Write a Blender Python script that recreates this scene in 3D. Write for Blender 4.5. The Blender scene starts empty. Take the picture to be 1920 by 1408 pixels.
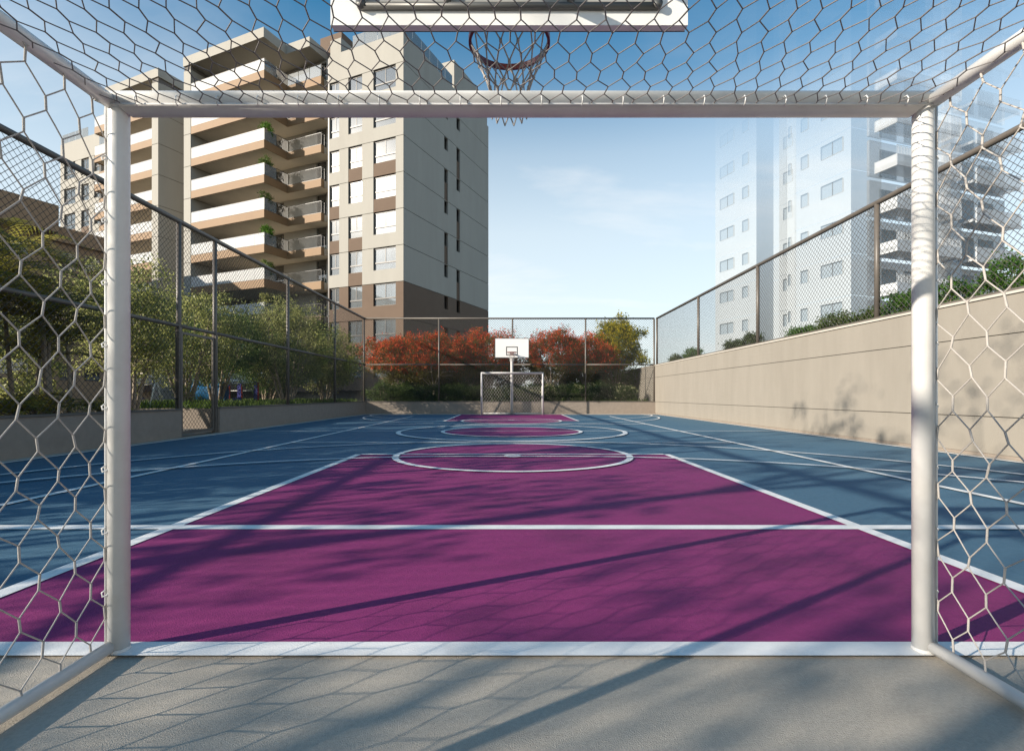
import bpy, math, random
import numpy as np
from mathutils import Vector, Matrix

R = math.radians
rng = np.random.default_rng(7)
random.seed(7)
scene = bpy.context.scene
COL = scene.collection

# ------------------------------------------------------------------ camera
CAM_H = 0.99
cam_data = bpy.data.cameras.new('camera')
cam = bpy.data.objects.new('camera', cam_data)
COL.objects.link(cam)
cam.location = (0, 0, CAM_H)
cam.rotation_euler = (R(90), 0, 0)
cam_data.sensor_width = 36.0
cam_data.lens = 18.0
cam_data.shift_x = 3 / 1920
cam_data.shift_y = 37 / 1920
cam_data.clip_start = 0.02
cam_data.clip_end = 5000
scene.camera = cam

# ------------------------------------------------------------------ light
SUN_EL = R(21.5)
SUN_TRAVEL = Vector((0.886, 0.463, 0)).normalized()          # horizontal direction the light travels
sd = bpy.data.lights.new('sun', 'SUN')
sd.energy = 5.0
sd.angle = R(0.53)
sd.color = (1.0, 0.90, 0.76)
sun = bpy.data.objects.new('sun', sd)
COL.objects.link(sun)
d = Vector((SUN_TRAVEL.x * math.cos(SUN_EL), SUN_TRAVEL.y * math.cos(SUN_EL), -math.sin(SUN_EL)))
sun.rotation_euler = d.to_track_quat('-Z', 'Y').to_euler()
sun.location = (-30, -14, 20)

world = bpy.data.worlds.new('World')
scene.world = world
world.use_nodes = True
nt = world.node_tree
for n in list(nt.nodes):
    nt.nodes.remove(n)
def wn(t, **kw):
    n = nt.nodes.new(t)
    for k, v in kw.items():
        setattr(n, k, v)
    return n
w_out = wn('ShaderNodeOutputWorld')
w_bg = wn('ShaderNodeBackground')
w_bg.inputs['Strength'].default_value = 0.13
sky = wn('ShaderNodeTexSky', sky_type='NISHITA')
sky.sun_disc = False
sky.sun_elevation = SUN_EL
sky.sun_rotation = math.atan2(-SUN_TRAVEL.x, -SUN_TRAVEL.y)
sky.altitude = 0
sky.air_density = 1.0
sky.dust_density = 0.6
sky.ozone_density = 4.0
tc = wn('ShaderNodeTexCoord')
sep = wn('ShaderNodeSeparateXYZ')
nt.links.new(tc.outputs['Generated'], sep.inputs[0])
def wmath(op, a, b=None, clamp=False):
    n = wn('ShaderNodeMath', operation=op)
    n.use_clamp = clamp
    for i, v in enumerate((a, b)):
        if v is None:
            continue
        if isinstance(v, (int, float)):
            n.inputs[i].default_value = v
        else:
            nt.links.new(v, n.inputs[i])
    return n.outputs[0]
hsv = wn('ShaderNodeHueSaturation')
hsv.inputs['Saturation'].default_value = 1.42
hsv.inputs['Hue'].default_value = 0.481
hsv.inputs['Value'].default_value = 0.86
nt.links.new(sky.outputs[0], hsv.inputs['Color'])
# pale haze layer low in the sky, thinning out with height, the same all round
hz = wn('ShaderNodeValToRGB')
hz.color_ramp.elements[0].position = 0.0
hz.color_ramp.elements[0].color = (0.80, 0.80, 0.80, 1)
hz.color_ramp.elements[1].position = 0.70
hz.color_ramp.elements[1].color = (0, 0, 0, 1)
for pos, v in ((0.12, 0.78), (0.30, 0.64), (0.42, 0.42), (0.52, 0.14), (0.60, 0.03)):
    e = hz.color_ramp.elements.new(pos)
    e.color = (v, v, v, 1)
nt.links.new(sep.outputs[2], hz.inputs[0])
hmix = wn('ShaderNodeMixRGB')
hmix.inputs[2].default_value = (5.35, 5.55, 5.45, 1)
nt.links.new(hz.outputs[0], hmix.inputs[0])
nt.links.new(hsv.outputs[0], hmix.inputs[1])
# thin clouds on a flat layer overhead
zc = wmath('ADD', wmath('MAXIMUM', sep.outputs[2], 0.0), 0.16)
cx = wmath('DIVIDE', sep.outputs[0], zc)
cy = wmath('DIVIDE', sep.outputs[1], zc)
comb = wn('ShaderNodeCombineXYZ')
nt.links.new(wmath('MULTIPLY', cx, 0.75), comb.inputs[0])
nt.links.new(wmath('MULTIPLY', cy, 1.5), comb.inputs[1])
comb.inputs[2].default_value = 3.7
cn = wn('ShaderNodeTexNoise')
cn.inputs['Scale'].default_value = 1.15
cn.inputs['Detail'].default_value = 9
cn.inputs['Roughness'].default_value = 0.58
cn.inputs['Distortion'].default_value = 0.35
nt.links.new(comb.outputs[0], cn.inputs['Vector'])
cr = wn('ShaderNodeValToRGB')
cr.color_ramp.elements[0].position = 0.52
cr.color_ramp.elements[1].position = 0.80
nt.links.new(cn.outputs['Fac'], cr.inputs[0])
chi = wn('ShaderNodeMapRange')
chi.inputs['From Min'].default_value = 0.40
chi.inputs['From Max'].default_value = 0.56
chi.inputs['To Min'].default_value = 0.55
chi.inputs['To Max'].default_value = 0.12
nt.links.new(sep.outputs[2], chi.inputs[0])
cfac = wmath('MULTIPLY', cr.outputs[0], chi.outputs[0])
cmix = wn('ShaderNodeMixRGB')
cmix.inputs[2].default_value = (5.6, 5.5, 5.4, 1)
nt.links.new(cfac, cmix.inputs[0])
nt.links.new(hmix.outputs[0], cmix.inputs[1])
nt.links.new(cmix.outputs[0], w_bg.inputs[0])
nt.links.new(w_bg.outputs[0], w_out.inputs[0])

scene.view_settings.view_transform = 'Standard'
scene.view_settings.look = 'None'
scene.view_settings.exposure = 0.64
scene.view_settings.gamma = 1.0
scene.view_settings.use_curve_mapping = False
scene.render.engine = 'CYCLES'
scene.cycles.max_bounces = 6
scene.cycles.diffuse_bounces = 4
scene.cycles.glossy_bounces = 3
scene.cycles.transmission_bounces = 3
scene.cycles.transparent_max_bounces = 12
scene.cycles.caustics_reflective = False
scene.cycles.caustics_refractive = False
scene.cycles.use_denoising = True
scene.cycles.denoising_input_passes = 'RGB_ALBEDO_NORMAL'
scene.cycles.denoising_prefilter = 'NONE'

# ------------------------------------------------------------------ materials
MATS = {}
def make_mat(name, color, rough=0.6, var=0.12, scale=3.0, bump=0.0, bscale=60.0, metallic=0.0, spec=0.5, stain=None, stain_scale=0.6,
             stain_amt=0.25, coord='Object', stretch=(1, 1, 1), coat=0.0):
    m = bpy.data.materials.new(name)
    m.use_nodes = True
    t = m.node_tree
    b = t.nodes['Principled BSDF']
    b.inputs['Roughness'].default_value = rough
    b.inputs['Metallic'].default_value = metallic
    b.inputs['Specular IOR Level'].default_value = spec
    b.inputs['Coat Weight'].default_value = coat
    geo = t.nodes.new('ShaderNodeNewGeometry')
    tcn = t.nodes.new('ShaderNodeTexCoord')
    mp = t.nodes.new('ShaderNodeMapping')
    mp.inputs['Scale'].default_value = stretch
    src = geo.outputs['Position'] if coord == 'World' else tcn.outputs['Object']
    t.links.new(src, mp.inputs[0])
    n1 = t.nodes.new('ShaderNodeTexNoise')
    n1.inputs['Scale'].default_value = scale
    n1.inputs['Detail'].default_value = 6
    n1.inputs['Roughness'].default_value = 0.6
    t.links.new(mp.outputs[0], n1.inputs['Vector'])
    mr = t.nodes.new('ShaderNodeMapRange')
    mr.inputs['From Min'].default_value = 0.25
    mr.inputs['From Max'].default_value = 0.75
    mr.inputs['To Min'].default_value = 1 - var
    mr.inputs['To Max'].default_value = 1 + var
    t.links.new(n1.outputs['Fac'], mr.inputs[0])
    mul = t.nodes.new('ShaderNodeVectorMath')
    mul.operation = 'SCALE'
    mul.inputs[0].default_value = color[:3]
    t.links.new(mr.outputs[0], mul.inputs['Scale'])
    last = mul.outputs[0]
    if stain is not None:
        n2 = t.nodes.new('ShaderNodeTexNoise')
        n2.inputs['Scale'].default_value = stain_scale
        n2.inputs['Detail'].default_value = 8
        n2.inputs['Roughness'].default_value = 0.68
        t.links.new(mp.outputs[0], n2.inputs['Vector'])
        rp = t.nodes.new('ShaderNodeMapRange')
        rp.inputs['From Min'].default_value = 0.48
        rp.inputs['From Max'].default_value = 0.72
        rp.inputs['To Min'].default_value = 0
        rp.inputs['To Max'].default_value = stain_amt
        t.links.new(n2.outputs['Fac'], rp.inputs[0])
        mx = t.nodes.new('ShaderNodeMixRGB')
        mx.inputs[2].default_value = (*stain, 1)
        t.links.new(rp.outputs[0], mx.inputs[0])
        t.links.new(last, mx.inputs[1])
        last = mx.outputs[0]
    t.links.new(last, b.inputs['Base Color'])
    if bump > 0:
        n3 = t.nodes.new('ShaderNodeTexNoise')
        n3.inputs['Scale'].default_value = bscale
        n3.inputs['Detail'].default_value = 4
        t.links.new(mp.outputs[0], n3.inputs['Vector'])
        bp = t.nodes.new('ShaderNodeBump')
        bp.inputs['Strength'].default_value = bump
        bp.inputs['Distance'].default_value = 0.01
        t.links.new(n3.outputs['Fac'], bp.inputs['Height'])
        t.links.new(bp.outputs[0], b.inputs['Normal'])
    MATS[name] = m
    return m

def leaf_mat(name, c1, c2, rough=0.45, trans=0.6):
    m = bpy.data.materials.new(name)
    m.use_nodes = True
    t = m.node_tree
    b = t.nodes['Principled BSDF']
    out = t.nodes['Material Output']
    b.inputs['Roughness'].default_value = rough
    b.inputs['Specular IOR Level'].default_value = 0.35
    geo = t.nodes.new('ShaderNodeNewGeometry')
    rp = t.nodes.new('ShaderNodeValToRGB')
    rp.color_ramp.elements[0].color = (*c1, 1)
    rp.color_ramp.elements[1].color = (*c2, 1)
    t.links.new(geo.outputs['Random Per Island'], rp.inputs[0])
    t.links.new(rp.outputs[0], b.inputs['Base Color'])
    tr = t.nodes.new('ShaderNodeBsdfTranslucent')
    t.links.new(rp.outputs[0], tr.inputs[0])
    mx = t.nodes.new('ShaderNodeMixShader')
    mx.inputs[0].default_value = trans
    t.links.new(b.outputs[0], mx.inputs[1])
    t.links.new(tr.outputs[0], mx.inputs[2])
    t.links.new(mx.outputs[0], out.inputs[0])
    MATS[name] = m
    return m

def glass_mat(name, tint, refl=0.25, clear=0.7, rough=0.02):
    """thin pane: part see-through, part mirror, part milky tint"""
    m = bpy.data.materials.new(name)
    m.use_nodes = True
    t = m.node_tree
    b = t.nodes['Principled BSDF']
    out = t.nodes['Material Output']
    b.inputs['Base Color'].default_value = (*tint, 1)
    b.inputs['Roughness'].default_value = 0.25
    tr = t.nodes.new('ShaderNodeBsdfTransparent')
    gl = t.nodes.new('ShaderNodeBsdfGlossy')
    gl.inputs['Roughness'].default_value = rough
    m1 = t.nodes.new('ShaderNodeMixShader')
    m1.inputs[0].default_value = clear
    t.links.new(b.outputs[0], m1.inputs[1])
    t.links.new(tr.outputs[0], m1.inputs[2])
    m2 = t.nodes.new('ShaderNodeMixShader')
    lw = t.nodes.new('ShaderNodeFresnel')
    lw.inputs[0].default_value = 1.5
    ad = t.nodes.new('ShaderNodeMath')
    ad.operation = 'ADD'
    ad.use_clamp = True
    ad.inputs[1].default_value = refl
    t.links.new(lw.outputs[0], ad.inputs[0])
    t.links.new(ad.outputs[0], m2.inputs[0])
    t.links.new(m1.outputs[0], m2.inputs[1])
    t.links.new(gl.outputs[0], m2.inputs[2])
    t.links.new(m2.outputs[0], out.inputs[0])
    MATS[name] = m
    return m

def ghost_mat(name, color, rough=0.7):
    """pale see-through tower: its fade into the sky is painted in as opacity falling with height"""
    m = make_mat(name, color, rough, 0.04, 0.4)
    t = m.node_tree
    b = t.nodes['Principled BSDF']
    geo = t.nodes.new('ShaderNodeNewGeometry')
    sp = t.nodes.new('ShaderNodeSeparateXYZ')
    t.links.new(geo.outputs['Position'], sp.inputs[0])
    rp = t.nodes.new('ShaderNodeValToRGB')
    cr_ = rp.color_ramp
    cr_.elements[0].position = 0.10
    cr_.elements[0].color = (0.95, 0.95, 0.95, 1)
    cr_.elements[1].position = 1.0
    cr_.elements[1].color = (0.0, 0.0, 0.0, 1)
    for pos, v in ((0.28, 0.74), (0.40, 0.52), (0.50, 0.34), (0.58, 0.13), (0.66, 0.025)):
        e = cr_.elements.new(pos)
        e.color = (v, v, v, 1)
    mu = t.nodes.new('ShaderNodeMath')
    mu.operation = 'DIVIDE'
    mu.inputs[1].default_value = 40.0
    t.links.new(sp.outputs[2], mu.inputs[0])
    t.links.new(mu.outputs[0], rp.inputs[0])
    t.links.new(rp.outputs[0], b.inputs['Alpha'])  # fade into the sky painted in through alpha
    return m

make_mat('earth', (0.10, 0.085, 0.06), 0.95, 0.35, 2.0, 0.5, 20)
make_mat('concrete', (0.42, 0.375, 0.315), 0.85, 0.15, 70.0, 0.5, 230, stain=(0.29, 0.255, 0.212), stain_scale=1.3, stain_amt=0.7, coord='World')
make_mat('court_blue', (0.070, 0.152, 0.222), 0.72, 0.10, 30.0, 0.40, 190, stain=(0.095, 0.170, 0.225), stain_scale=0.7, stain_amt=0.7, coord='World', spec=0.25)
make_mat('court_purple', (0.245, 0.032, 0.140), 0.72, 0.10, 30.0, 0.40, 190, stain=(0.150, 0.026, 0.092), stain_scale=0.8, stain_amt=0.75, coord='World', spec=0.22)
make_mat('line_white', (0.84, 0.83, 0.81), 0.6, 0.04, 8.0, 0.25, 160, stain=(0.52, 0.50, 0.47), stain_scale=3.5, stain_amt=0.4, coord='World', spec=0.3)
make_mat('paint_white', (0.70, 0.69, 0.67), 0.34, 0.05, 9.0, 0.0, 60, stain=(0.52, 0.49, 0.44), stain_scale=5, stain_amt=0.4, coat=0.1)
make_mat('rope', (0.46, 0.425, 0.39), 0.8, 0.10, 40.0, 0.4, 400)
make_mat('rope_grey', (0.17, 0.155, 0.15), 0.6, 0.12, 40.0, 0.3, 400)
make_mat('fence_steel', (0.115, 0.098, 0.082), 0.45, 0.15, 5.0, 0.1, 90, spec=0.5)
make_mat('fence_wire', (0.055, 0.050, 0.045), 0.5, 0.1, 5.0)
make_mat('wall_beige', (0.278, 0.250, 0.210), 0.9, 0.05, 3.0, 0.35, 140, stain=(0.225, 0.20, 0.165), stain_scale=0.9, stain_amt=0.5, coord='World', stretch=(1, 1, 0.22))
make_mat('wall_low', (0.27, 0.225, 0.185), 0.9, 0.10, 6.0, 0.6, 70, stain=(0.20, 0.165, 0.135), stain_scale=0.8, stain_amt=0.4, coord='World')
make_mat('coping', (0.50, 0.46, 0.40), 0.8, 0.08, 3.0, 0.2, 60)
make_mat('coping_dark', (0.12, 0.105, 0.09), 0.8, 0.1, 3.0, 0.2, 60)
make_mat('facade_cream', (0.37, 0.352, 0.312), 0.85, 0.05, 0.7, 0.15, 12, stain=(0.325, 0.302, 0.264), stain_scale=0.5, stain_amt=0.5, stretch=(1, 1, 0.2))
make_mat('facade_brown', (0.140, 0.095, 0.066), 0.85, 0.07, 1.0, 0.15, 12, stain=(0.12, 0.08, 0.055), stain_scale=0.4, stain_amt=0.4)
make_mat('fascia', (0.250, 0.148, 0.070), 0.65, 0.06, 1.0, stain=(0.215, 0.125, 0.058), stain_scale=0.6, stain_amt=0.3)
make_mat('soffit', (0.58, 0.52, 0.43), 0.9, 0.07, 0.8, stain=(0.48, 0.42, 0.34), stain_scale=0.6, stain_amt=0.4)
make_mat('frame_dark', (0.022, 0.021, 0.022), 0.4, 0.1, 2.0)
make_mat('room_dark', (0.10, 0.095, 0.09), 0.9, 0.1, 1.0)
make_mat('curtain', (0.78, 0.76, 0.72), 0.9, 0.05, 4.0)
make_mat('building_far', (0.36, 0.245, 0.155), 0.85, 0.08, 0.6, stain=(0.30, 0.20, 0.125), stain_scale=0.3, stain_amt=0.4)
make_mat('bark', (0.26, 0.205, 0.15), 0.9, 0.25, 8.0, 0.6, 40)
make_mat('bark_pale', (0.30, 0.245, 0.185), 0.85, 0.25, 8.0, 0.5, 40)
make_mat('board_white', (0.80, 0.79, 0.76), 0.35, 0.03, 3.0, stain=(0.66, 0.64, 0.6), stain_scale=2, stain_amt=0.25)
make_mat('board_back_shaded', (0.32, 0.31, 0.29), 0.6, 0.05, 3.0)  # shade on the back of the white board put into this grey
make_mat('steel_grey', (0.10, 0.10, 0.095), 0.45, 0.1, 5.0, metallic=0.3)
make_mat('rim_red', (0.14, 0.026, 0.020), 0.4, 0.1, 6.0)
make_mat('play_blue', (0.025, 0.13, 0.29), 0.35, 0.06, 3.0)
make_mat('play_violet', (0.05, 0.05, 0.22), 0.35, 0.06, 3.0)
make_mat('play_red', (0.45, 0.05, 0.04), 0.4, 0.06, 3.0)
make_mat('pot', (0.30, 0.26, 0.20), 0.8, 0.1, 5.0)
make_mat('paving', (0.22, 0.21, 0.195), 0.85, 0.08, 2.0)
leaf_mat('leaf_olive', (0.18, 0.205, 0.06), (0.50, 0.50, 0.19))
leaf_mat('leaf_green', (0.065, 0.120, 0.028), (0.190, 0.250, 0.070))
leaf_mat('leaf_dark', (0.045, 0.085, 0.020), (0.125, 0.180, 0.050))
leaf_mat('leaf_bright', (0.055, 0.140, 0.018), (0.150, 0.300, 0.045))
leaf_mat('leaf_yellow', (0.22, 0.22, 0.020), (0.60, 0.47, 0.035))
leaf_mat('leaf_palm', (0.150, 0.150, 0.030), (0.40, 0.35, 0.085))
leaf_mat('leaf_redgreen', (0.075, 0.095, 0.020), (0.230, 0.180, 0.045))
leaf_mat('blossom_red', (0.45, 0.034, 0.010), (0.80, 0.140, 0.028), 0.6, 0.3)
leaf_mat('blossom_pale', (0.50, 0.50, 0.22), (0.70, 0.66, 0.38), 0.6, 0.3)
leaf_mat('grass', (0.06, 0.11, 0.018), (0.17, 0.24, 0.045))
glass_mat('pane', (0.55, 0.62, 0.66), 0.10, 0.80)
glass_mat('pane_dark', (0.05, 0.06, 0.06), 0.12, 0.35)
leaf_mat('rail_glass_white', (0.80, 0.80, 0.79), (0.84, 0.84, 0.83), 0.2, 0.42)
glass_mat('rail_glass', (0.70, 0.76, 0.78), 0.06, 0.72)
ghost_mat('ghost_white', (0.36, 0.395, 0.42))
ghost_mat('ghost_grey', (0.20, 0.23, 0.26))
ghost_mat('ghost_white_lifted', (0.60, 0.63, 0.66))  # tower white brightened to counter the shade on the balcony side
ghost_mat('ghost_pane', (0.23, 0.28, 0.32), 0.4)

# ------------------------------------------------------------------ mesh helpers
class MB:
    def __init__(s):
        s.v, s.f, s.n = [], [], 0
    def add(s, V, F):
        V = np.asarray(V, dtype=float)
        s.v.append(V)
        s.f.extend([[i + s.n for i in f] for f in F])
        s.n += len(V)
        return s
    def box(s, x0, x1, y0, y1, z0, z1):
        if x0 > x1: x0, x1 = x1, x0
        if y0 > y1: y0, y1 = y1, y0
        V = [(x0,y0,z0),(x1,y0,z0),(x1,y1,z0),(x0,y1,z0),(x0,y0,z1),(x1,y0,z1),(x1,y1,z1),(x0,y1,z1)]
        F = [(3,2,1,0),(4,5,6,7),(0,1,5,4),(1,2,6,5),(2,3,7,6),(3,0,4,7)]
        return s.add(V, F)
    def rect(s, x0, x1, y0, y1, z):
        return s.add([(x0,y0,z),(x1,y0,z),(x1,y1,z),(x0,y1,z)], [(0,1,2,3)])
    def tubes(s, segs, n=6, caps=False):
        """segs: iterable of (p, q, r0, r1); straight tubes"""
        segs = list(segs)
        if not segs:
            return s
        P = np.array([x[0] for x in segs], float); Q = np.array([x[1] for x in segs], float)
        r0 = np.array([x[2] for x in segs]); r1 = np.array([x[3] for x in segs])
        D = Q - P
        L = np.linalg.norm(D, axis=1, keepdims=True); L[L == 0] = 1
        D = D / L
        up = np.where(np.abs(D[:, 2:3]) < 0.9, np.array([[0, 0, 1.0]]), np.array([[1.0, 0, 0]]))
        A = np.cross(D, up); A /= np.linalg.norm(A, axis=1, keepdims=True)
        B = np.cross(D, A)
        ang = np.arange(n) * 2 * math.pi / n
        ring = A[:, None, :] * np.cos(ang)[None, :, None] + B[:, None, :] * np.sin(ang)[None, :, None]
        V0 = P[:, None, :] + ring * r0[:, None, None]
        V1 = Q[:, None, :] + ring * r1[:, None, None]
        V = np.concatenate([V0, V1], axis=1).reshape(-1, 3)
        F = []
        for k in range(len(segs)):
            o = k * 2 * n
            for i in range(n):
                j = (i + 1) % n
                F.append((o + i, o + j, o + n + j, o + n + i))
            if caps:
                F.append(tuple(o + i for i in reversed(range(n))))
                F.append(tuple(o + n + i for i in range(n)))
        return s.add(V, F)
    def path(s, pts, rad, n=8, caps=True, closed=False):
        pts = [Vector(p) for p in pts]
        m = len(pts)
        rad = [rad] * m if isinstance(rad, (int, float)) else rad
        V, F = [], []
        prevA = None
        for i, p in enumerate(pts):
            if closed:
                t = pts[(i + 1) % m] - pts[i - 1]
            else:
                t = pts[min(i + 1, m - 1)] - pts[max(i - 1, 0)]
            t.normalize()
            if prevA is None:
                up = Vector((0, 0, 1)) if abs(t.z) < 0.9 else Vector((1, 0, 0))
                A = t.cross(up).normalized()
            else:
                A = (prevA - t * prevA.dot(t)).normalized()
            prevA = A
            B = t.cross(A)
            for k in range(n):
                a = 2 * math.pi * k / n
                V.append(p + (A * math.cos(a) + B * math.sin(a)) * rad[i])
        for i in range(m if closed else m - 1):
            i2 = (i + 1) % m
            for k in range(n):
                k2 = (k + 1) % n
                F.append((i * n + k, i * n + k2, i2 * n + k2, i2 * n + k))
        if caps and not closed:
            F.append(tuple(reversed(range(n))))
            F.append(tuple((m - 1) * n + k for k in range(n)))
        return s.add([tuple(v) for v in V], F)
    def build(s, name, mat, parent=None, smooth=False):
        me = bpy.data.meshes.new(name)
        V = np.concatenate(s.v) if s.v else np.zeros((0, 3))
        me.from_pydata(V.tolist(), [], s.f)
        me.update()
        return link(name, me, mat, parent, smooth)

def link(name, me, mat, parent=None, smooth=False):
    if mat is not None:
        me.materials.append(MATS[mat] if isinstance(mat, str) else mat)
    if smooth:
        me.polygons.foreach_set('use_smooth', [True] * len(me.polygons))
    o = bpy.data.objects.new(name, me)
    COL.objects.link(o)
    if parent is not None:
        o.parent = parent
    return o

def share(name, me, parent, loc=(0, 0, 0), rot=(0, 0, 0), scale=None):
    o = bpy.data.objects.new(name, me)
    COL.objects.link(o)
    o.parent = parent
    o.location = loc
    o.rotation_euler = rot
    if scale is not None:
        o.scale = scale
    return o

def quads(name, V, mat, parent=None):
    """V: (N,4,3) loose quads"""
    N = len(V)
    me = bpy.data.meshes.new(name)
    me.vertices.add(N * 4)
    me.vertices.foreach_set('co', np.ascontiguousarray(V, dtype=np.float32).ravel())
    me.loops.add(N * 4)
    me.loops.foreach_set('vertex_index', np.arange(N * 4, dtype=np.int32))
    me.polygons.add(N)
    me.polygons.foreach_set('loop_start', np.arange(N, dtype=np.int32) * 4)
    me.polygons.foreach_set('loop_total', np.full(N, 4, dtype=np.int32))
    me.update(calc_edges=True)
    return link(name, me, mat, parent)

def tag(o, label=None, cat=None, group=None, kind=None):
    if label: o['label'] = label
    if cat: o['category'] = cat
    if group: o['group'] = group
    if kind: o['kind'] = kind
    return o

def empty(name, loc=(0, 0, 0), rz=0.0, label=None, cat=None, group=None, kind=None):
    o = bpy.data.objects.new(name, None)
    COL.objects.link(o)
    o.location = loc
    o.rotation_euler = (0, 0, rz)
    o.empty_display_size = 0.2
    return tag(o, label, cat, group, kind)

def W(px, py, Y):
    """a point of the place seen at photo pixel (px,py) at depth Y"""
    return Vector(((px - 957) / 960 * Y, Y, CAM_H - (py - 741) / 960 * Y))

# ================================================================== ground and court
XL, XR = -7.70, 7.70          # inner faces of the side walls
Y0, Y1 = -7.0, 27.2           # near end / far wall
FZ = 5.08                     # top of the fences
tag(MB().rect(-900, 900, -900, 1800, -0.06).build('ground', 'earth'), kind='structure')
apron = tag(MB().rect(XL - 0.05, XR + 0.05, Y0, Y1 + 0.05, 0.0).build('concrete_floor', 'concrete'), kind='structure')
XC = 0.035                    # axis of the court
GY, GF = 1.98, 25.9           # goal lines
YC = (GY + GF) / 2
court = tag(MB().rect(-7.42, 7.47, GY, GF + 0.05, 0.004).build('court_floor', 'court_blue'), kind='structure')
KEY = 8.47                    # free throw line (near), mirrored far
def mir(y): return 2 * YC - y
def disc(mb, cx, cy, r, z, n=96):
    a = np.linspace(0, 2 * math.pi, n, endpoint=False)
    return mb.add(np.stack([cx + r * np.cos(a), cy + r * np.sin(a), np.full(n, z)], 1), [tuple(range(n))])
MB().rect(XC - 2.55, XC + 2.55, GY, KEY, 0.008).build('key_area', 'court_purple', court)
MB().rect(XC - 2.55, XC + 2.55, mir(KEY), GF + 0.05, 0.008).build('key_area', 'court_purple', court)
disc(MB(), XC, 8.40, 1.88, 0.0095).build('free_throw_circle_area', 'court_purple', court)
disc(MB(), XC, mir(8.40), 1.88, 0.0095).build('free_throw_circle_area', 'court_purple', court)
disc(MB(), XC, YC - 0.1, 1.85, 0.0095).build('centre_circle_area', 'court_purple', court)
LZ = [0.011]
def lz():
    LZ[0] += 0.0007
    return LZ[0]
def line(x0, x1, y0, y1):
    return MB().rect(x0, x1, y0, y1, lz()).build('court_line', 'line_white', court)
def arc(cx, cy, r, w, a0, a1, n=96):
    z = lz()
    a = np.linspace(a0, a1, n + 1)
    o = np.stack([cx + (r + w / 2) * np.cos(a), cy + (r + w / 2) * np.sin(a), np.full(n + 1, z)], 1)
    i = np.stack([cx + (r - w / 2) * np.cos(a), cy + (r - w / 2) * np.sin(a), np.full(n + 1, z)], 1)
    F = [(k, k + 1, n + 2 + k, n + 1 + k) for k in range(n)]
    return MB().add(np.concatenate([i, o]), F).build('court_arc', 'line_white', court)
PI = math.pi
line(-7.6, 7.6, 1.928, 2.035)                                   # near goal line
line(-7.42, 7.47, 3.745, 3.862)                                 # near cross line
for sx in (-1, 1):
    line(XC + sx * 2.55 - 0.05, XC + sx * 2.55 + 0.05, 2.035, KEY)        # key sides, near
    line(XC + sx * 2.55 - 0.045, XC + sx * 2.55 + 0.045, mir(KEY), GF)    # far
    line(XC + sx * 4.575 - 0.045, XC + sx * 4.575 + 0.045, 3.862, 23.8)   # long lines
line(-7.34, -7.27, 2.035, GF); line(7.36, 7.43, 2.035, GF)      # side lines
line(XC - 2.5, XC + 2.5, KEY - 0.05, KEY + 0.04)
line(XC - 2.5, XC + 2.5, mir(KEY) - 0.04, mir(KEY) + 0.05)
line(XC - 4.53, XC + 4.53, YC - 3.45, YC - 3.37)
line(XC - 4.53, XC + 4.53, YC + 3.27, YC + 3.37)
line(-7.27, 7.36, YC - 0.03, YC + 0.03)
arc(XC, 8.40, 1.88, 0.10, 0, 2 * PI)
arc(XC, mir(8.40), 1.88, 0.10, 0, 2 * PI)
arc(XC, YC - 0.1, 1.85, 0.10, 0, 2 * PI)
arc(XC, YC - 0.1, 3.0, 0.12, 0, 2 * PI)
# three-point arcs with their straight ends
for c, sgn in ((4.2, 1), (mir(4.2), -1)):
    arc(XC, c, 6.58, 0.07, 0 if sgn > 0 else PI, PI if sgn > 0 else 2 * PI, 128)
    for sx in (-1, 1):
        ya, yb = (2.04, c) if sgn > 0 else (c, GF)
        line(XC + sx * 6.58 - 0.035, XC + sx * 6.58 + 0.035, ya, yb)
# penalty areas: quarter circles joined by a short straight
for c, sgn in ((GY, 1), (GF, -1)):
    for sx in (-1, 1):
        a0, a1 = (0.02, PI / 2) if sx > 0 else (PI / 2, PI - 0.02)
        if sgn < 0: a0, a1 = -a1, -a0
        arc(XC + sx * 0.8, c, 6.1, 0.07, a0, a1, 64)
    line(XC - 0.8, XC + 0.8, c + sgn * 6.1 - 0.035, c + sgn * 6.1 + 0.035)
arc(XC + 0.0, GY + 6.12, 0.11, 0.06, 0, 2 * PI, 32)
arc(XC + 0.0, GF - 6.12, 0.11, 0.06, 0, 2 * PI, 32)

# garden ground around the court
def ground_block(name, mat, x0, x1, y0, y1, z1):
    return tag(MB().box(x0, x1, y0, y1, -0.05, z1).build(name, mat), kind='structure')
ground_block('garden_terrain', 'earth', -46, XL - 0.24, 15.2, 33, 0.55)
ground_block('garden_terrain', 'earth', -46, XL - 0.24, -16, 10.6, 0.55)
ground_block('path', 'paving', -46, XL - 0.24, 10.62, 15.18, 0.012)
ground_block('garden_terrain', 'earth', XL - 0.20, 7.66, Y1 + 0.22, 33, 0.55)
ground_block('terrace_terrain', 'earth', XR + 0.22, 90, -10, 110, 2.45)
# kerb wall of the planting bed behind the gate
k = tag(MB().box(-14, XL - 0.26, 15.02, 15.17, 0.012, 0.60).build('kerb', 'wall_low'), kind='structure')

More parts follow.
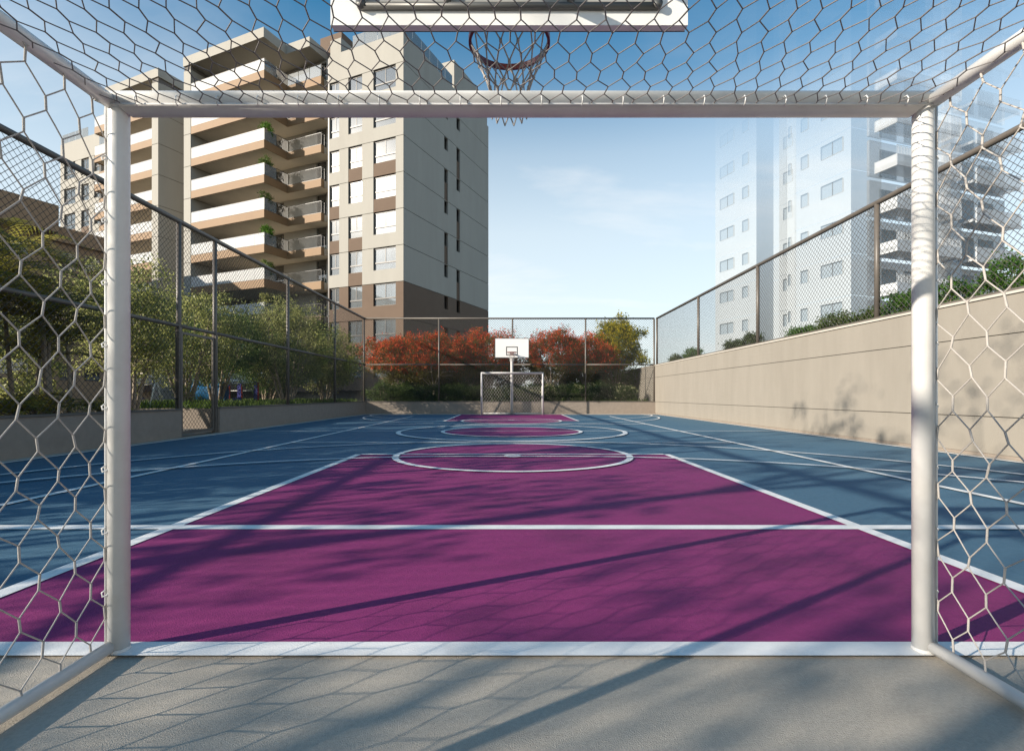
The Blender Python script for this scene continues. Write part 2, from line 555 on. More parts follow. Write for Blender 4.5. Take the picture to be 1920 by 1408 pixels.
# ================================================================== walls
def wall_thing(name, label, cat='wall'):
    return empty(name, label=label, cat=cat)
rw = wall_thing('retaining_wall', 'tall beige rendered wall with two horizontal joints, below the planted fence')
for z0, z1 in ((0.055, 0.638), (0.652, 1.932), (1.946, 2.54)):
    MB().box(XR, XR + 0.20, Y0, 33.6, z0, z1).build('panel', 'wall_beige', rw)
MB().box(XR + 0.03, XR + 0.19, Y0, 33.5, 0.0, 2.53).build('backing', 'coping_dark', rw)
MB().box(XR + 0.006, XR + 0.028, Y0, Y1, 0.0, 0.05).build('skirting', 'wall_low', rw)
MB().box(XR - 0.03, XR + 0.21, Y0, 33.6, 2.545, 2.585).build('coping', 'coping', rw)
MB().box(XR - 0.015, XR + 0.215, Y0, 33.6, 2.588, 2.625).build('coping_cap', 'coping_dark', rw)

GATE0, GATE1 = 12.04, 13.51
def low_wall(label, x0, x1, y0, y1, axis):
    o = wall_thing('low_wall', label)
    MB().box(x0, x1, y0, y1, 0.0, 0.635).build('body', 'wall_low', o)
    e = 0.02
    MB().box(x0 - e, x1 + e, y0, y1, 0.638, 0.675).build('coping', 'coping_dark', o) if axis == 'y' else \
        MB().box(x0, x1, y0 - e, y1 + e, 0.638, 0.675).build('coping', 'coping_dark', o)
    return o
low_wall('low shaded wall under the mesh fence, on the near side of the gate', XL - 0.2, XL, Y0, GATE0 - 0.05, 'y')
low_wall('low shaded wall under the mesh fence, between the gate and the far corner', XL - 0.2, XL, GATE1 + 0.05, Y1 + 0.18, 'y')
low_wall('low stippled wall across the far end behind the small goal', XL + 0.003, XR - 0.003, Y1, Y1 + 0.18, 'x')

# ================================================================== fences
PITCH = 0.13
def chain_segs(L, H, p=PITCH):
    """diagonal wires of a chain-link sheet in the rectangle [0,L]x[0,H]"""
    out = []
    k0 = int(math.floor(-H / p)) - 1
    for k in range(k0, int(L / p) + 2):
        c = k * p
        # x - z = c
        za, zb = max(0, -c), min(H, L - c)
        if zb - za > 0.01:
            out.append(((c + za, 0.0025, za), (c + zb, 0.0025, zb)))
    for k in range(0, int((L + H) / p) + 2):
        c = k * p
        za, zb = max(0, c - L), min(H, c)
        if zb - za > 0.01:
            out.append(((c - za, -0.0025, za), (c - zb, -0.0025, zb)))
    return out
def mesh_panel(parent, p0, p1, z0, z1, r=0.0048, name='mesh_panel'):
    p0, p1 = Vector((p0[0], p0[1], 0)), Vector((p1[0], p1[1], 0))
    dv = p1 - p0
    L = dv.length
    dv.normalize()
    nv = Vector((-dv.y, dv.x, 0))
    segs = []
    for a, b in chain_segs(L, z1 - z0):
        A = p0 + dv * a[0] + nv * a[1] + Vector((0, 0, z0 + a[2]))
        B = p0 + dv * b[0] + nv * b[1] + Vector((0, 0, z0 + b[2]))
        segs.append((tuple(A), tuple(B), r, r))
    o = MB().tubes(segs, 4).build(name, 'fence_wire', parent)
    o['kind'] = 'stuff'
    return o
def pipe(parent, name, a, b, r, n=14, mat='fence_steel'):
    return MB().tubes([(a, b, r, r)], n, caps=True).build(name, mat, parent, True)
def post(parent, x, y, z0, z1, r=0.054):
    o = pipe(parent, 'post', (x, y, z0), (x, y, z1), r)
    return o
RAIL = 2.62
# left fence
fl = empty('mesh_fence', label='brown mesh fence along the planted side, with a gate in it', cat='fence')
FXL = XL - 0.10
lp = [-6.6, -3.3, 3.24, 7.64, GATE0, GATE1, 17.94, 22.74, Y1 + 0.09]
for y in lp[:-1]:
    post(fl, FXL, y, 0.675, FZ - 0.02, 0.075 if y == -3.3 else 0.054)
post(fl, FXL, Y1 + 0.09, 0.675, FZ - 0.02, 0.045)
pipe(fl, 'top_rail', (FXL, lp[0], FZ), (FXL, lp[-1], FZ), 0.058)
for a, b in zip(lp[:-1], lp[1:]):
    pipe(fl, 'middle_rail', (FXL, a + 0.04, RAIL), (FXL, b - 0.04, RAIL), 0.044)
    mesh_panel(fl, (FXL, a), (FXL, b), RAIL, FZ)
    if a != GATE0:
        mesh_panel(fl, (FXL, a), (FXL, b), 0.68, RAIL)
for y in (GATE0, GATE1):                      # doorway posts go down to the floor
    MB().box(FXL - 0.05, FXL + 0.05, y - 0.05 + 0.002, y + 0.05 - 0.002, 0.0, RAIL - 0.035).build('gate_post', 'fence_steel', fl)
# gate leaf
gt = empty('gate', (FXL, GATE0, 0), label='brown framed mesh gate set in the low wall', cat='gate')
g0, g1 = 0.065, GATE1 - GATE0 - 0.065
fw = 0.055
MB().box(-0.022, 0.022, g0, g0 + fw, 0.06, 2.50).build('stile', 'fence_steel', gt)
MB().box(-0.022, 0.022, g1 - fw, g1, 0.06, 2.50).build('stile', 'fence_steel', gt)
MB().box(-0.021, 0.021, g0 + fw, g1 - fw, 2.44, 2.498).build('top_rail', 'fence_steel', gt)
MB().box(-0.021, 0.021, g0 + fw, g1 - fw, 0.062, 0.14).build('bottom_rail', 'fence_steel', gt)
mesh_panel(gt, (0.0, g0 + fw), (0.0, g1 - fw), 0.14, 2.44)
MB().box(0.024, 0.05, g1 - 0.045, g1 - 0.012, 1.0, 1.16).build('latch', 'steel_grey', gt)
# far fence
ff = empty('mesh_fence', label='brown mesh fence across the far end, in front of the red trees', cat='fence')
fy = Y1 + 0.09
fp = [W(823, 0, fy).x, W(961, 0, fy).x, W(1098, 0, fy).x, XR - 0.04]
for i, x in enumerate(fp):
    post(ff, x, fy, 0.675, FZ - 0.02, 0.042 if i < 3 else 0.047)
pipe(ff, 'top_rail', (FXL + 0.05, fy, FZ), (XR - 0.03, fy, FZ), 0.045)
xs = [FXL] + fp
for a, b in zip(xs[:-1], xs[1:]):
    pipe(ff, 'middle_rail', (a + 0.04, fy, RAIL), (b - 0.04, fy, RAIL), 0.032)
    mesh_panel(ff, (a, fy), (b, fy), 0.68, RAIL, 0.0050)
    mesh_panel(ff, (a, fy), (b, fy), RAIL, FZ, 0.0050)
# right fence on the wall
fr = empty('mesh_fence', label='brown mesh fence standing on top of the tall beige wall', cat='fence')
FXR = XR + 0.10
rp_ = [-4.9, 0.35, 5.6, 10.89, 16.14, 21.24, Y1 + 0.05]
for y in rp_:
    post(fr, FXR, y, 2.625, FZ - 0.02)
pipe(fr, 'top_rail', (FXR, rp_[0], FZ), (FXR, rp_[-1] + 0.03, FZ), 0.056)
for a, b in zip(rp_[:-1], rp_[1:]):
    mesh_panel(fr, (FXR, a), (FXR, b), 2.64, FZ, 0.0050)

# ================================================================== goals
def hex_net(u0, u1, v0, v1, du, seg, sl, inside, place, jit=0.0, rs=0.0025, rv=0.0037):
    """hexagon net in (u,v): short doubled cords along v, thin slanted cords between; clipped by inside(u,v)"""
    thin, thick = [], []
    row = seg + sl
    nr = int((v1 - v0) / row) + 2
    nc = int((u1 - u0) / du) + 3
    off = {}
    def node(i, j, top):
        # column i (spacing du), row j; columns with (i+j) odd carry a cord
        key = (i, j, top)
        if key not in off:
            off[key] = (rng.normal(0, jit), rng.normal(0, jit))
        o = off[key]
        return (u0 + i * du + o[0], v0 + j * row + (seg if top else 0) + o[1])
    def put(lst, a, b, r):
        ia, ib = inside(*a), inside(*b)
        if not ia and not ib:
            return
        if ia != ib:
            lo, hi = (a, b) if ia else (b, a)
            s, e = 0.0, 1.0
            for _ in range(12):
                m = (s + e) / 2
                if inside(lo[0] + (hi[0] - lo[0]) * m, lo[1] + (hi[1] - lo[1]) * m): s = m
                else: e = m
            a, b = lo, (lo[0] + (hi[0] - lo[0]) * s, lo[1] + (hi[1] - lo[1]) * s)
        # split slightly so the cord can follow the surface
        m = ((a[0] + b[0]) / 2, (a[1] + b[1]) / 2)
        A, M_, B = place(*a), place(*m), place(*b)
        lst.append((A, M_, r, r)); lst.append((M_, B, r, r))
    for j in range(-1, nr):
        for i in range(-1, nc):
            if (i + j) % 2:
                a, b = node(i, j, False), node(i, j, True)
                put(thick, a, b, rv)
                for di in (-1, 1):
                    put(thin, b, node(i + di, j + 1, False), rs)
    return thin, thick

def make_goal(label, gx, gy, facing, depth_top, depth_bot, back_net, top_net_fine):
    """goal mouth at y = 0 of the local frame, net towards -y; facing=pi turns it round"""
    g = empty('goal', (gx, gy, 0), facing, label, 'goal')
    hw, H, r, rb = 1.547, 2.108, 0.036, 0.0455
    # posts and crossbar with mitred corners
    n = 40
    ang = np.arange(n) * 2 * PI / n
    for sx in (-1, 1):
        ox, oy = r * np.cos(ang), r * np.sin(ang)
        bot = np.stack([sx * hw + ox, oy, np.full(n, 0.02)], 1)
        top = np.stack([sx * hw + ox, oy, H + sx * ox], 1)
        F = [(i, (i + 1) % n, n + (i + 1) % n, n + i) for i in range(n)] + [tuple(reversed(range(n)))]
        MB().add(np.concatenate([bot, top]), F).build('goal_post', 'paint_white', g, True)
        MB().tubes([((sx * hw, 0, 0.0125), (sx * hw, 0, 0.024), r + 0.003, r + 0.002)], 32, True).build('post_base', 'paint_white', g, False)
        # net rail down the outer side of the post
        pipe(g, 'net_rail', (sx * (hw + r + 0.004), -0.012, 0.03), (sx * (hw + r + 0.004), -0.012, H), 0.0055, 8, 'paint_white')
    oz, oy = rb * np.cos(ang), rb * np.sin(ang)
    a = np.stack([-hw - oz, oy, H + oz], 1)
    b = np.stack([hw + oz, oy, H + oz], 1)
    MB().add(np.concatenate([a, b]), [(i, n + i, n + (i + 1) % n, (i + 1) % n) for i in range(n)] + [tuple(range(n)), tuple(2 * n - 1 - i for i in range(n))]).build('crossbar', 'paint_white', g, True)
    pipe(g, 'net_rail', (-hw, -rb - 0.001, H - 0.026), (hw, -rb - 0.001, H - 0.026), 0.0045, 8, 'paint_white')
    # back frame
    bx = hw + 0.012
    br = 0.027
    for sx in (-1, 1):
        pipe(g, 'top_bar', (sx * bx, -0.03, H - 0.005), (sx * bx, -depth_top, H - 0.005), br, 20, 'paint_white')
        pipe(g, 'ground_bar', (sx * bx, -0.03, 0.036), (sx * bx, -depth_bot, 0.036), br - 0.004, 20, 'paint_white')
        pipe(g, 'back_stay', (sx * bx, -depth_top, H - 0.005), (sx * bx, -depth_bot, 0.036), br, 16, 'paint_white')
    pipe(g, 'back_top_bar', (-bx, -depth_top, H - 0.005), (bx, -depth_top, H - 0.005), br, 16, 'paint_white')
    pipe(g, 'back_ground_bar', (-bx, -depth_bot, 0.036), (bx, -depth_bot, 0.036), br - 0.004, 16, 'paint_white')
    # side nets
    nx = hw + r + 0.004
    for sx in (-1, 1):
        def ins(u, v):
            zt = H - 0.02
            if v < 0.05 or v > zt or u < 0.012: return False
            return u < depth_bot + (depth_top - depth_bot) * v / zt
        def plc(u, v, sx=sx):
            return (sx * (nx - 0.03 * min(1, u / 0.3) + 0.012 * math.sin(u * 5) * math.sin(v * 2.2)), -u, v)
        th, tk = hex_net(0.0 + 0.02, depth_bot, 0.0 + (0.03 if sx < 0 else 0.05), H, 0.0725, 0.045, 0.066, ins, plc, 0.004)
        nt_ = MB().tubes(th, 5).tubes(tk, 6).build('side_net', 'rope', g, True)
        nt_['kind'] = 'stuff'
    # top net
    if top_net_fine:
        def ins2(u, v): return abs(u) < hw - 0.01 and 0.05 < v < depth_top
        def plc2(u, v): return (u, -v, H - 0.022 - 0.014 * math.sin(PI * (v - 0.05) / (depth_top - 0.05)) * (0.7 + 0.3 * math.sin(u * 4)))
        th, tk = hex_net(-hw, hw, 0.02, depth_top, 0.0385, 0.042, 0.052, ins2, plc2, 0.0035, 0.0019, 0.0024)
        MB().tubes(th, 5).tubes(tk, 6).build('top_net', 'rope_grey', g, True)['kind'] = 'stuff'
    if back_net:
        def ins3(u, v): return abs(u) < hw and 0.05 < v < 2.2
        sl_len = math.hypot(H, depth_bot - depth_top)
        def plc3(u, v):
            t_ = min(1, v / sl_len)
            return (u, -depth_bot + (depth_bot - depth_top) * t_, 0.04 + (H - 0.05) * t_)
        th, tk = hex_net(-hw, hw, 0.02, sl_len, 0.0725, 0.045, 0.066, lambda u, v: abs(u) < hw and 0.03 < v < sl_len - 0.02, plc3, 0.004, 0.0045, 0.0055)
        MB().tubes(th, 4).tubes(tk, 4).build('back_net', 'rope', g, True)['kind'] = 'stuff'
    # clips holding the net on the rails
    cm = MB().path([(0, 0, 0), (0, -0.012, 0.004), (0, -0.018, 0.02), (0, -0.010, 0.034), (0, 0.004, 0.036)], 0.0022, 6)
    c0 = cm.build('net_clip', 'paint_white', g, True)
    c0.location = (-1.44, -rb - 0.003, H - 0.034)
    for i in range(1, 20):
        share('net_clip', c0.data, g, (-1.44 + i * 0.1516, -rb - 0.003, H - 0.034))
    sm = MB().path([(0.004, 0, 0), (-0.006, -0.006, -0.01), (0.002, -0.012, -0.022), (0.016, -0.010, -0.018), (0.022, -0.004, -0.004)], 0.003, 6)
    s0 = sm.build('net_clip', 'paint_white', g, True)
    s0.location = (-nx, -0.02, 0.25)
    for i in range(8):
        for sx in (-1, 1):
            if i == 0 and sx == -1: continue
            share('net_clip', s0.data, g, (sx * nx, -0.02, 0.25 + i * 0.236), (0, 0, 0 if sx < 0 else PI))
    return g
make_goal('large white goal frame with hexagon nets, framing the near end of the court', 0.041, 1.97, 0.0, 0.855, 1.40, False, True)
make_goal('small white goal at the far end, its net against the low wall', 0.09, GF, PI, 0.55, 1.05, True, False)

# ================================================================== basketball stands
def make_hoop(label, bx, by, facing, board_y, z0, bw, bh, pole_y):
    """board front faces +y of the local frame"""
    h = empty('basketball_stand', (bx, by, 0), facing, label, 'basketball hoop')
    t = 0.022
    w2 = bw / 2
    MB().box(-w2 + 0.002, w2 - 0.002, 0.0, t, z0 + 0.002, z0 + bh - 0.002).build('backboard', 'board_white', h)
    # raised border on the back
    ed, eb = 0.14, 0.074
    fr_ = MB()
    fr_.box(-w2, -w2 + ed, -t, -0.001, z0, z0 + bh)
    fr_.box(w2 - ed, w2, -t, -0.001, z0, z0 + bh)
    fr_.box(-w2 + ed, w2 - ed, -t, -0.001, z0, z0 + eb)
    fr_.box(-w2 + ed, w2 - ed, -t, -0.001, z0 + bh - eb, z0 + bh)
    fr_.build('backboard_border', 'board_white', h)
    # steel subframe on the back
    sx_, sz_ = w2 - ed - 0.012, z0 + eb + 0.012
    sub = MB()
    rr = 0.018
    zt_ = z0 + bh - eb - 0.012
    for a, b in (((-sx_, sz_), (sx_, sz_)), ((-sx_, zt_), (sx_, zt_)), ((-sx_, sz_), (-sx_, zt_)), ((sx_, sz_), (sx_, zt_)), ((-0.3, sz_), (-0.3, zt_)), ((0.3, sz_), (0.3, zt_))):
        sub.tubes([((a[0], -0.03, a[1]), (b[0], -0.03, b[1]), rr, rr)], 10, True)
    sub.build('subframe', 'steel_grey', h, True)
    for sx in (-1, 1):
        MB().tubes([((sx * sx_, -0.05, sz_ + 0.005), (sx * sx_, 0.0, sz_ + 0.005), 0.022, 0.022)], 14, True).build('bolt', 'steel_grey', h, True)
    MB().box(-sx_ + 0.02, sx_ - 0.02, -0.006, -0.002, sz_, zt_).build('back_panel', 'board_back_shaded', h)
    # painted square and edge on the front
    def frame(xa, xb, za, zb, w, name):
        m = MB()
        y0_, y1_ = t + 0.001, t + 0.004
        m.box(xa, xb, y0_, y1_, za, za + w); m.box(xa, xb, y0_, y1_, zb - w, zb)
        m.box(xa, xa + w, y0_, y1_, za + w, zb - w); m.box(xb - w, xb, y0_, y1_, za + w, zb - w)
        m.build(name, 'steel_grey', h)
    frame(-w2, w2, z0, z0 + bh, 0.03, 'edge_stripe')
    frame(-0.29, 0.29, z0 + 0.12, z0 + 0.56, 0.045, 'target_square')
    # rim: flat steel ring with plate
    rz, rc, rad = z0 + 0.24, 0.445, 0.228
    nseg = 48
    m = MB()
    V, F = [], []
    for i in range(nseg):
        a = 2 * PI * i / nseg
        for (dr, dz) in ((-0.008, -0.016), (0.008, -0.016), (0.008, 0.016), (-0.008, 0.016)):
            V.append(((rad + dr) * math.cos(a), rc + (rad + dr) * math.sin(a), rz + dz))
    for i in range(nseg):
        j = (i + 1) % nseg
        for k_ in range(4):
            l = (k_ + 1) % 4
            F.append((i * 4 + k_, i * 4 + l, j * 4 + l, j * 4 + k_))
    rim = m.add(V, F).build('rim', 'rim_red', h)
    MB().box(-0.09, 0.09, t + 0.001, t + 0.012, rz - 0.10, rz + 0.02).box(-0.06, 0.06, t + 0.012, rc - rad + 0.006, rz - 0.014, rz + 0.012).build('rim_bracket', 'rim_red', rim)
    # net: crossing cords, knotted, narrowing downwards
    segs, knots = [], MB()
    nn = 12
    prof = [(rad - 0.006, 0.0), (rad * 0.80, 0.10), (rad * 0.62, 0.19), (rad * 0.50, 0.27), (rad * 0.44, 0.35), (rad * 0.46, 0.42)]
    for lv in range(len(prof) - 1):
        for i in range(nn):
            for s_ in (-0.5, 0.5):
                a0_ = 2 * PI * (i + 0.5 * lv) / nn
                a1_ = 2 * PI * (i + 0.5 * lv + s_) / nn
                r0_, d0 = prof[lv]; r1_, d1 = prof[lv + 1]
                j0 = 0.012 * math.sin(i * 2.3 + lv * 1.1); j1 = 0.012 * math.sin((i + s_) * 2.3 + (lv + 1) * 1.1 + 1.15 * 0)
                p = (r0_ * math.cos(a0_), rc + r0_ * math.sin(a0_), rz - 0.012 - d0)
                q = (r1_ * math.cos(a1_), rc + r1_ * math.sin(a1_), rz - 0.012 - d1)
                segs.append((p, q, 0.0042, 0.0042))
                if s_ > 0 and lv < 4:
                    knots.tubes([((q[0], q[1], q[2] - 0.008), (q[0], q[1], q[2] + 0.008), 0.0085, 0.0085)], 8, True)
    MB().tubes(segs, 6).build('net', 'rope', h, True)['kind'] = 'stuff'
    knots.build('net_knots', 'rope', h, True)['kind'] = 'stuff'
    # pole and arms
    za = z0 + 0.52
    MB().path([(0, pole_y, 0.0), (0, pole_y, za - 0.55), (0, pole_y + 0.10, za - 0.22), (0, pole_y + 0.36, za - 0.02), (0, pole_y + 0.7, za + 0.03), (0, -0.05, za + 0.03)],
              [0.075, 0.075, 0.075, 0.07, 0.065, 0.06], 18).build('pole', 'paint_white', h, True)
    MB().box(-0.2, 0.2, pole_y - 0.2, pole_y + 0.2, 0.0005, 0.025).build('base_plate', 'steel_grey', h)
    MB().tubes([((0, pole_y + 0.06, za - 0.5), (0, -0.05, za - 0.28), 0.03, 0.03)], 12, True).build('brace', 'paint_white', h, True)
    return h
make_hoop('basketball backboard seen from behind, above the large goal', -0.006, 2.522, 0.0, 0, 2.795, 1.745, 1.05, -3.1)
make_hoop('white basketball backboard on a pole behind the far goal', 0.075, 25.3, PI, 0, 2.83, 1.70, 0.98, -1.45)

# ================================================================== apartment tower (local x = -t along the front, y = s inwards)
ANG = math.atan2(-0.391, 0.920)
tw = empty('apartment_tower', (-8.78, 42.0, 0), ANG, 'cream apartment tower with ochre balconies, white glass railings and a brown base', 'building')
TM = 48.8                                    # t is mirrored about TM/2
BAND0 = 10.36
def flip(mirrored):
    return (lambda t: -(TM - t)) if mirrored else (lambda t: -t)
WIN_H = 1.85
def mesh_only(mb, mat, smooth=False, name='m'):
    o = mb.build(name, mat, None, smooth)
    me = o.data
    bpy.data.objects.remove(o)
    return me
def win_frame_mesh(w, h, split=True):
    f = MB(); b = 0.06
    f.box(0, b, 0, 0.07, -h, 0); f.box(w - b, w, 0, 0.07, -h, 0)
    f.box(b, w - b, 0, 0.07, -b, 0); f.box(b, w - b, 0, 0.07, -h, -h + b)
    if split:
        zb = -h * 0.66
        f.box(b, w - b, -0.02, 0.07, zb - 0.055, zb + 0.055)
        f.box(w / 2 - 0.03, w / 2 + 0.03, 0.0, 0.068, zb + 0.055, -b)
    return mesh_only(f, 'frame_dark')
def pane_mesh(w, h, mat='pane'):
    return mesh_only(MB().box(0.06, w - 0.06, 0.03, 0.04, -h + 0.06, -0.06), mat)
def curtain_mesh(w, h, x0, x1, folds):
    n = folds * 4
    xs_ = np.linspace(x0, x1, n + 1)
    ys_ = 0.20 + 0.035 * np.sin(np.linspace(0, folds * 2 * PI, n + 1)) + rng.normal(0, 0.006, n + 1)
    V = [(x, y, -0.03) for x, y in zip(xs_, ys_)] + [(x, y, -h + 0.02) for x, y in zip(xs_, ys_)]
    F = [(i, i + 1, n + 2 + i, n + 1 + i) for i in range(n)]
    return mesh_only(MB().add(V, F), 'curtain', True)
def curtain_set(w, h):
    return [[curtain_mesh(w, h, 0.05, w * 0.98, int(w * 7))],
            [curtain_mesh(w, h, 0.05, w * 0.42, int(w * 3.5)), curtain_mesh(w, h, w * 0.75, w * 0.97, int(w * 2))],
            [curtain_mesh(w, h, w * 0.45, w * 0.97, int(w * 4))],
            [curtain_mesh(w, h, 0.05, w * 0.66, int(w * 5)), curtain_mesh(w, h, w * 0.85, w * 0.97, int(w * 1.6))]]
COLS = ((0.754, 3.02), (4.19, 5.68), (6.67, 7.75))
BROWN = {0: (3, 4), 1: (1, 2, 4), 2: (2, 3)}      # spandrel under the window of row n+1 -> brown
kits = {}
for ci, (ta, tb) in enumerate(COLS):
    w = tb - ta
    kits[ci] = (w, win_frame_mesh(w, WIN_H), pane_mesh(w, WIN_H), curtain_set(w, WIN_H))
SW, SH = 0.72, 1.2
kit_side = (SW, win_frame_mesh(SW, SH, False), pane_mesh(SW, SH))
ROWS = list(range(-2, 7))
GAPJ = 0.022
rnd = random.Random(3)
for mirrored in (False, True):
    T = flip(mirrored)
    for n in ROWS:
        zt = BAND0 + 3 * n
        zb = zt - 3 + GAPJ
        ztt = zt - GAPJ
        brown = n <= 0
        mat = 'facade_brown' if brown else 'facade_cream'
        m = MB()
        for a, b in ((0.0, COLS[0][0]), (COLS[0][1], COLS[1][0]), (COLS[1][1], COLS[2][0])):
            m.box(T(a), T(b), 0, 0.30, zb, ztt)
        m.box(T(7.752), T(7.80), 0, 1.5, zb, ztt)
        for ci, (ta, tb) in enumerate(COLS):
            zl = zt - 0.03 - WIN_H
            if (not brown) and (n in BROWN[ci]):
                MB().box(T(ta + 0.004), T(tb - 0.004), 0.015, 0.28, zb, zl).build('spandrel_panel', 'facade_brown', tw)
            else:
                m.box(T(ta), T(tb), 0.0, 0.30, zb, zl)
            w, mf, mp_, mc = kits[ci]
            x0 = min(T(ta), T(tb))
            wo = share('window', mf, tw, (x0, 0.15, zt - 0.03))
            share('pane', mp_, wo)
            if not (n < -1):
                for cme in mc[rnd.choice((0, 1, 1, 3, 3, 0))]:
                    share('curtain', cme, wo)
        if not mirrored:
            # shaded end wall with two columns of slit windows
            s0 = 0.302
            cols_s = ((6.58, 7.28), (8.94, 9.66))
            for a, b in ((s0, cols_s[0][0]), (cols_s[0][1], cols_s[1][0]), (cols_s[1][1], 16.2)):
                m.box(0, -0.30, a, b, zb, ztt)
            for ci, (a, b) in enumerate(cols_s):
                zl = zt - 0.05 - SH
                panel = (ci == 0 and n in (4, 2)) or (ci == 1 and n in (5, 3, 1))
                m.box(0, -0.30, a, b, zt - 0.05, ztt)
                if panel:
                    MB().box(-0.10, -0.28, a + 0.003, b - 0.003, zb, zl).build('spandrel_panel', 'facade_brown', tw)
                else:
                    m.box(0, -0.30, a, b, zb, zl)
                wo = share('window', kit_side[1], tw, (-0.17, a, zt - 0.05), (0, 0, R(90)))
                share('pane', kit_side[2], wo)
                MB().box(-0.36, -0.37, a + 0.05, b - 0.2, zl + 0.05, zt - 0.1).build('curtain', 'curtain', wo)
                ch = wo.children[-1]
                ch.matrix_parent_inverse = (Matrix.Translation(wo.location) @ wo.rotation_euler.to_matrix().to_4x4()).inverted()
        m.build('wall_panel', mat, tw)
    # parapet band above the last row
    zt = BAND0 + 3 * 6
    m = MB()
    m.box(T(0.0), T(7.80), 0, 0.30, zt + GAPJ, 30.8)
    if not mirrored:
        m.box(0, -0.30, 0.302, 16.2, zt + GAPJ, 30.8)
    m.build('parapet', 'facade_cream', tw)
    MB().box(T(0.42), T(7.74), 0.9, 16.0, 0.0, 30.3).build('core', 'room_dark', tw)
    MB().box(T(0.31), T(7.75), 0.31, 0.88, 30.0, 30.29).build('roof_edge', 'soffit', tw)
    # floor plates behind the windows so that rooms are closed
    for n in range(-2, 8):
        z = BAND0 + 3 * n - 3 + 0.45
        MB().box(T(0.42), T(7.74), 0.31, 0.88, z, z + 0.2).build('floor_plate', 'room_dark', tw)
    # ---- balconies
    FL = [2, 5, 8, 11, 14, 17, 20, 23, 26, 29]
    PANELS = 8
    tA, tB, tC = 8.34, 12.27, 21.6
    sL, sS = -2.93, -0.39
    gl_w = (tC - tB) / PANELS
    g_me = mesh_only(MB().box(0.01, gl_w - 0.01, -0.008, 0.008, 0.03, 1.0), 'rail_glass_white')
    g2_me = mesh_only(MB().box(0.01, 1.25, -0.006, 0.006, 0.03, 1.0), 'rail_glass')
    def bar_rail(L):
        m_ = MB()
        nb = max(2, int(L / 0.13))
        for i in range(nb + 1):
            x = L * i / nb
            m_.box(x - 0.006, x + 0.006, -0.012, 0.012, 0.02, 1.0)
        m_.box(-0.02, L + 0.02, -0.02, 0.02, 1.0, 1.035)
        m_.box(-0.01, L + 0.01, -0.014, 0.014, 0.0, 0.03)
        return mesh_only(m_, 'frame_dark')
    br_front = bar_rail(tB - tA - 0.03); br_ret = bar_rail(1.2); br_side = bar_rail(0.37)
    for zf in FL:
        bal = MB()
        bal.box(T(tB + 0.06), T(tC), sL + 0.06, 1.5, zf - 0.60, zf - 0.02)
        bal.box(T(tA + 0.06), T(tB + 0.06), sS + 0.06, 1.5, zf - 0.60, zf - 0.02)
        bo = bal.build('balcony', 'soffit', tw)
        fm = 'fascia' if zf > 9 else 'facade_brown'
        fa = MB()
        fa.box(T(tB), T(tC), sL, sL + 0.055, zf - 0.69, zf)
        fa.box(T(tB), T(tB + 0.055), sL + 0.055, sS, zf - 0.69, zf)
        fa.box(T(tA), T(tB), sS, sS + 0.055, zf - 0.69, zf)
        fa.box(T(tA), T(tA + 0.055), sS + 0.055, 0.0, zf - 0.69, zf)
        fa.build('fascia', fm, bo)
        for i in range(PANELS):
            a = tB + i * gl_w
            share('glass_panel', g_me, bo, (min(T(a), T(a + gl_w)), sL + 0.03, zf))
        MB().box(T(tB), T(tC), sL + 0.015, sL + 0.045, zf + 1.0, zf + 1.03).build('handrail', 'frame_dark', bo)
        share('glass_panel', g2_me, bo, (T(tB) - (0 if not mirrored else 0), sL + 0.05, zf), (0, 0, R(90)))
        share('railing', br_ret, bo, (T(tB), sL + 1.32, zf), (0, 0, R(90)))
        if zf == 29:
            for i in range(3):
                share('glass_panel', g2_me, bo, (min(T(tA), T(tB)) + 0.02 + i * 1.3, sS + 0.03, zf))
        else:
            share('railing', br_front, bo, (min(T(tA), T(tB)) + 0.015, sS + 0.03, zf))
        share('railing', br_side, bo, (T(tA), sS + 0.03, zf), (0, 0, R(90)))
    # back wall of the balconies with dark sliding doors
    for zf in FL:
        d1 = MB()
        z0, z1 = zf - 0.0, zf + 2.36
        for a, b in ((7.81, 9.2), (10.4, 14.4), (16.6, 18.6), (20.2, 21.6)):
            d1.box(T(a), T(b), 1.2, 1.49, z0, z1)
        d1.box(T(7.81), T(21.6), 1.2, 1.49, z1 + 0.003, zf + 2.39)
        d1.build('back_wall', 'facade_cream', tw)
        for a, b in ((9.2, 10.4), (14.4, 16.6), (18.6, 20.2)):
            MB().box(T(a + 0.01), T(b - 0.01), 1.34, 1.36, z0, z1).build('sliding_door', 'pane_dark', tw)
    # pier at the outer end
    for n in range(-3, 8):
        zt_ = BAND0 + 3 * n
        MB().box(T(21.603), T(22.55), sL - 0.02, 1.6, max(0, zt_ - 3 + GAPJ), min(zt_ - GAPJ, 31.8)).build('pier_panel', 'facade_cream', tw)
    MB().box(T(21.63), T(22.52), sL + 0.02, 1.55, 0.0, 31.7).build('pier_core', 'coping_dark', tw)
    # roof slab
    m = MB()
    m.box(T(tB - 0.02), T(22.6), sL - 0.06, 6.0, 31.8, 32.65)
    m.box(T(9.5), T(tB - 0.02), -0.55, 6.0, 31.8, 32.65)
    rf = m.build('roof', 'facade_cream', tw)
    MB().box(T(7.9), T(10.4), 1.7, 5.0, 32.0, 34.1).build('penthouse', 'facade_brown', rf)
    MB().box(T(7.0), T(8.2), 0.6, 3.2, 30.35, 32.6).build('penthouse', 'facade_cream', rf)
    # dark strip standing in for the shaded gap at the recess corner
    MB().box(T(7.81), T(7.93), 0.02, 0.14, 0.0, 30.6).build('recess_shade_strip', 'frame_dark', tw)
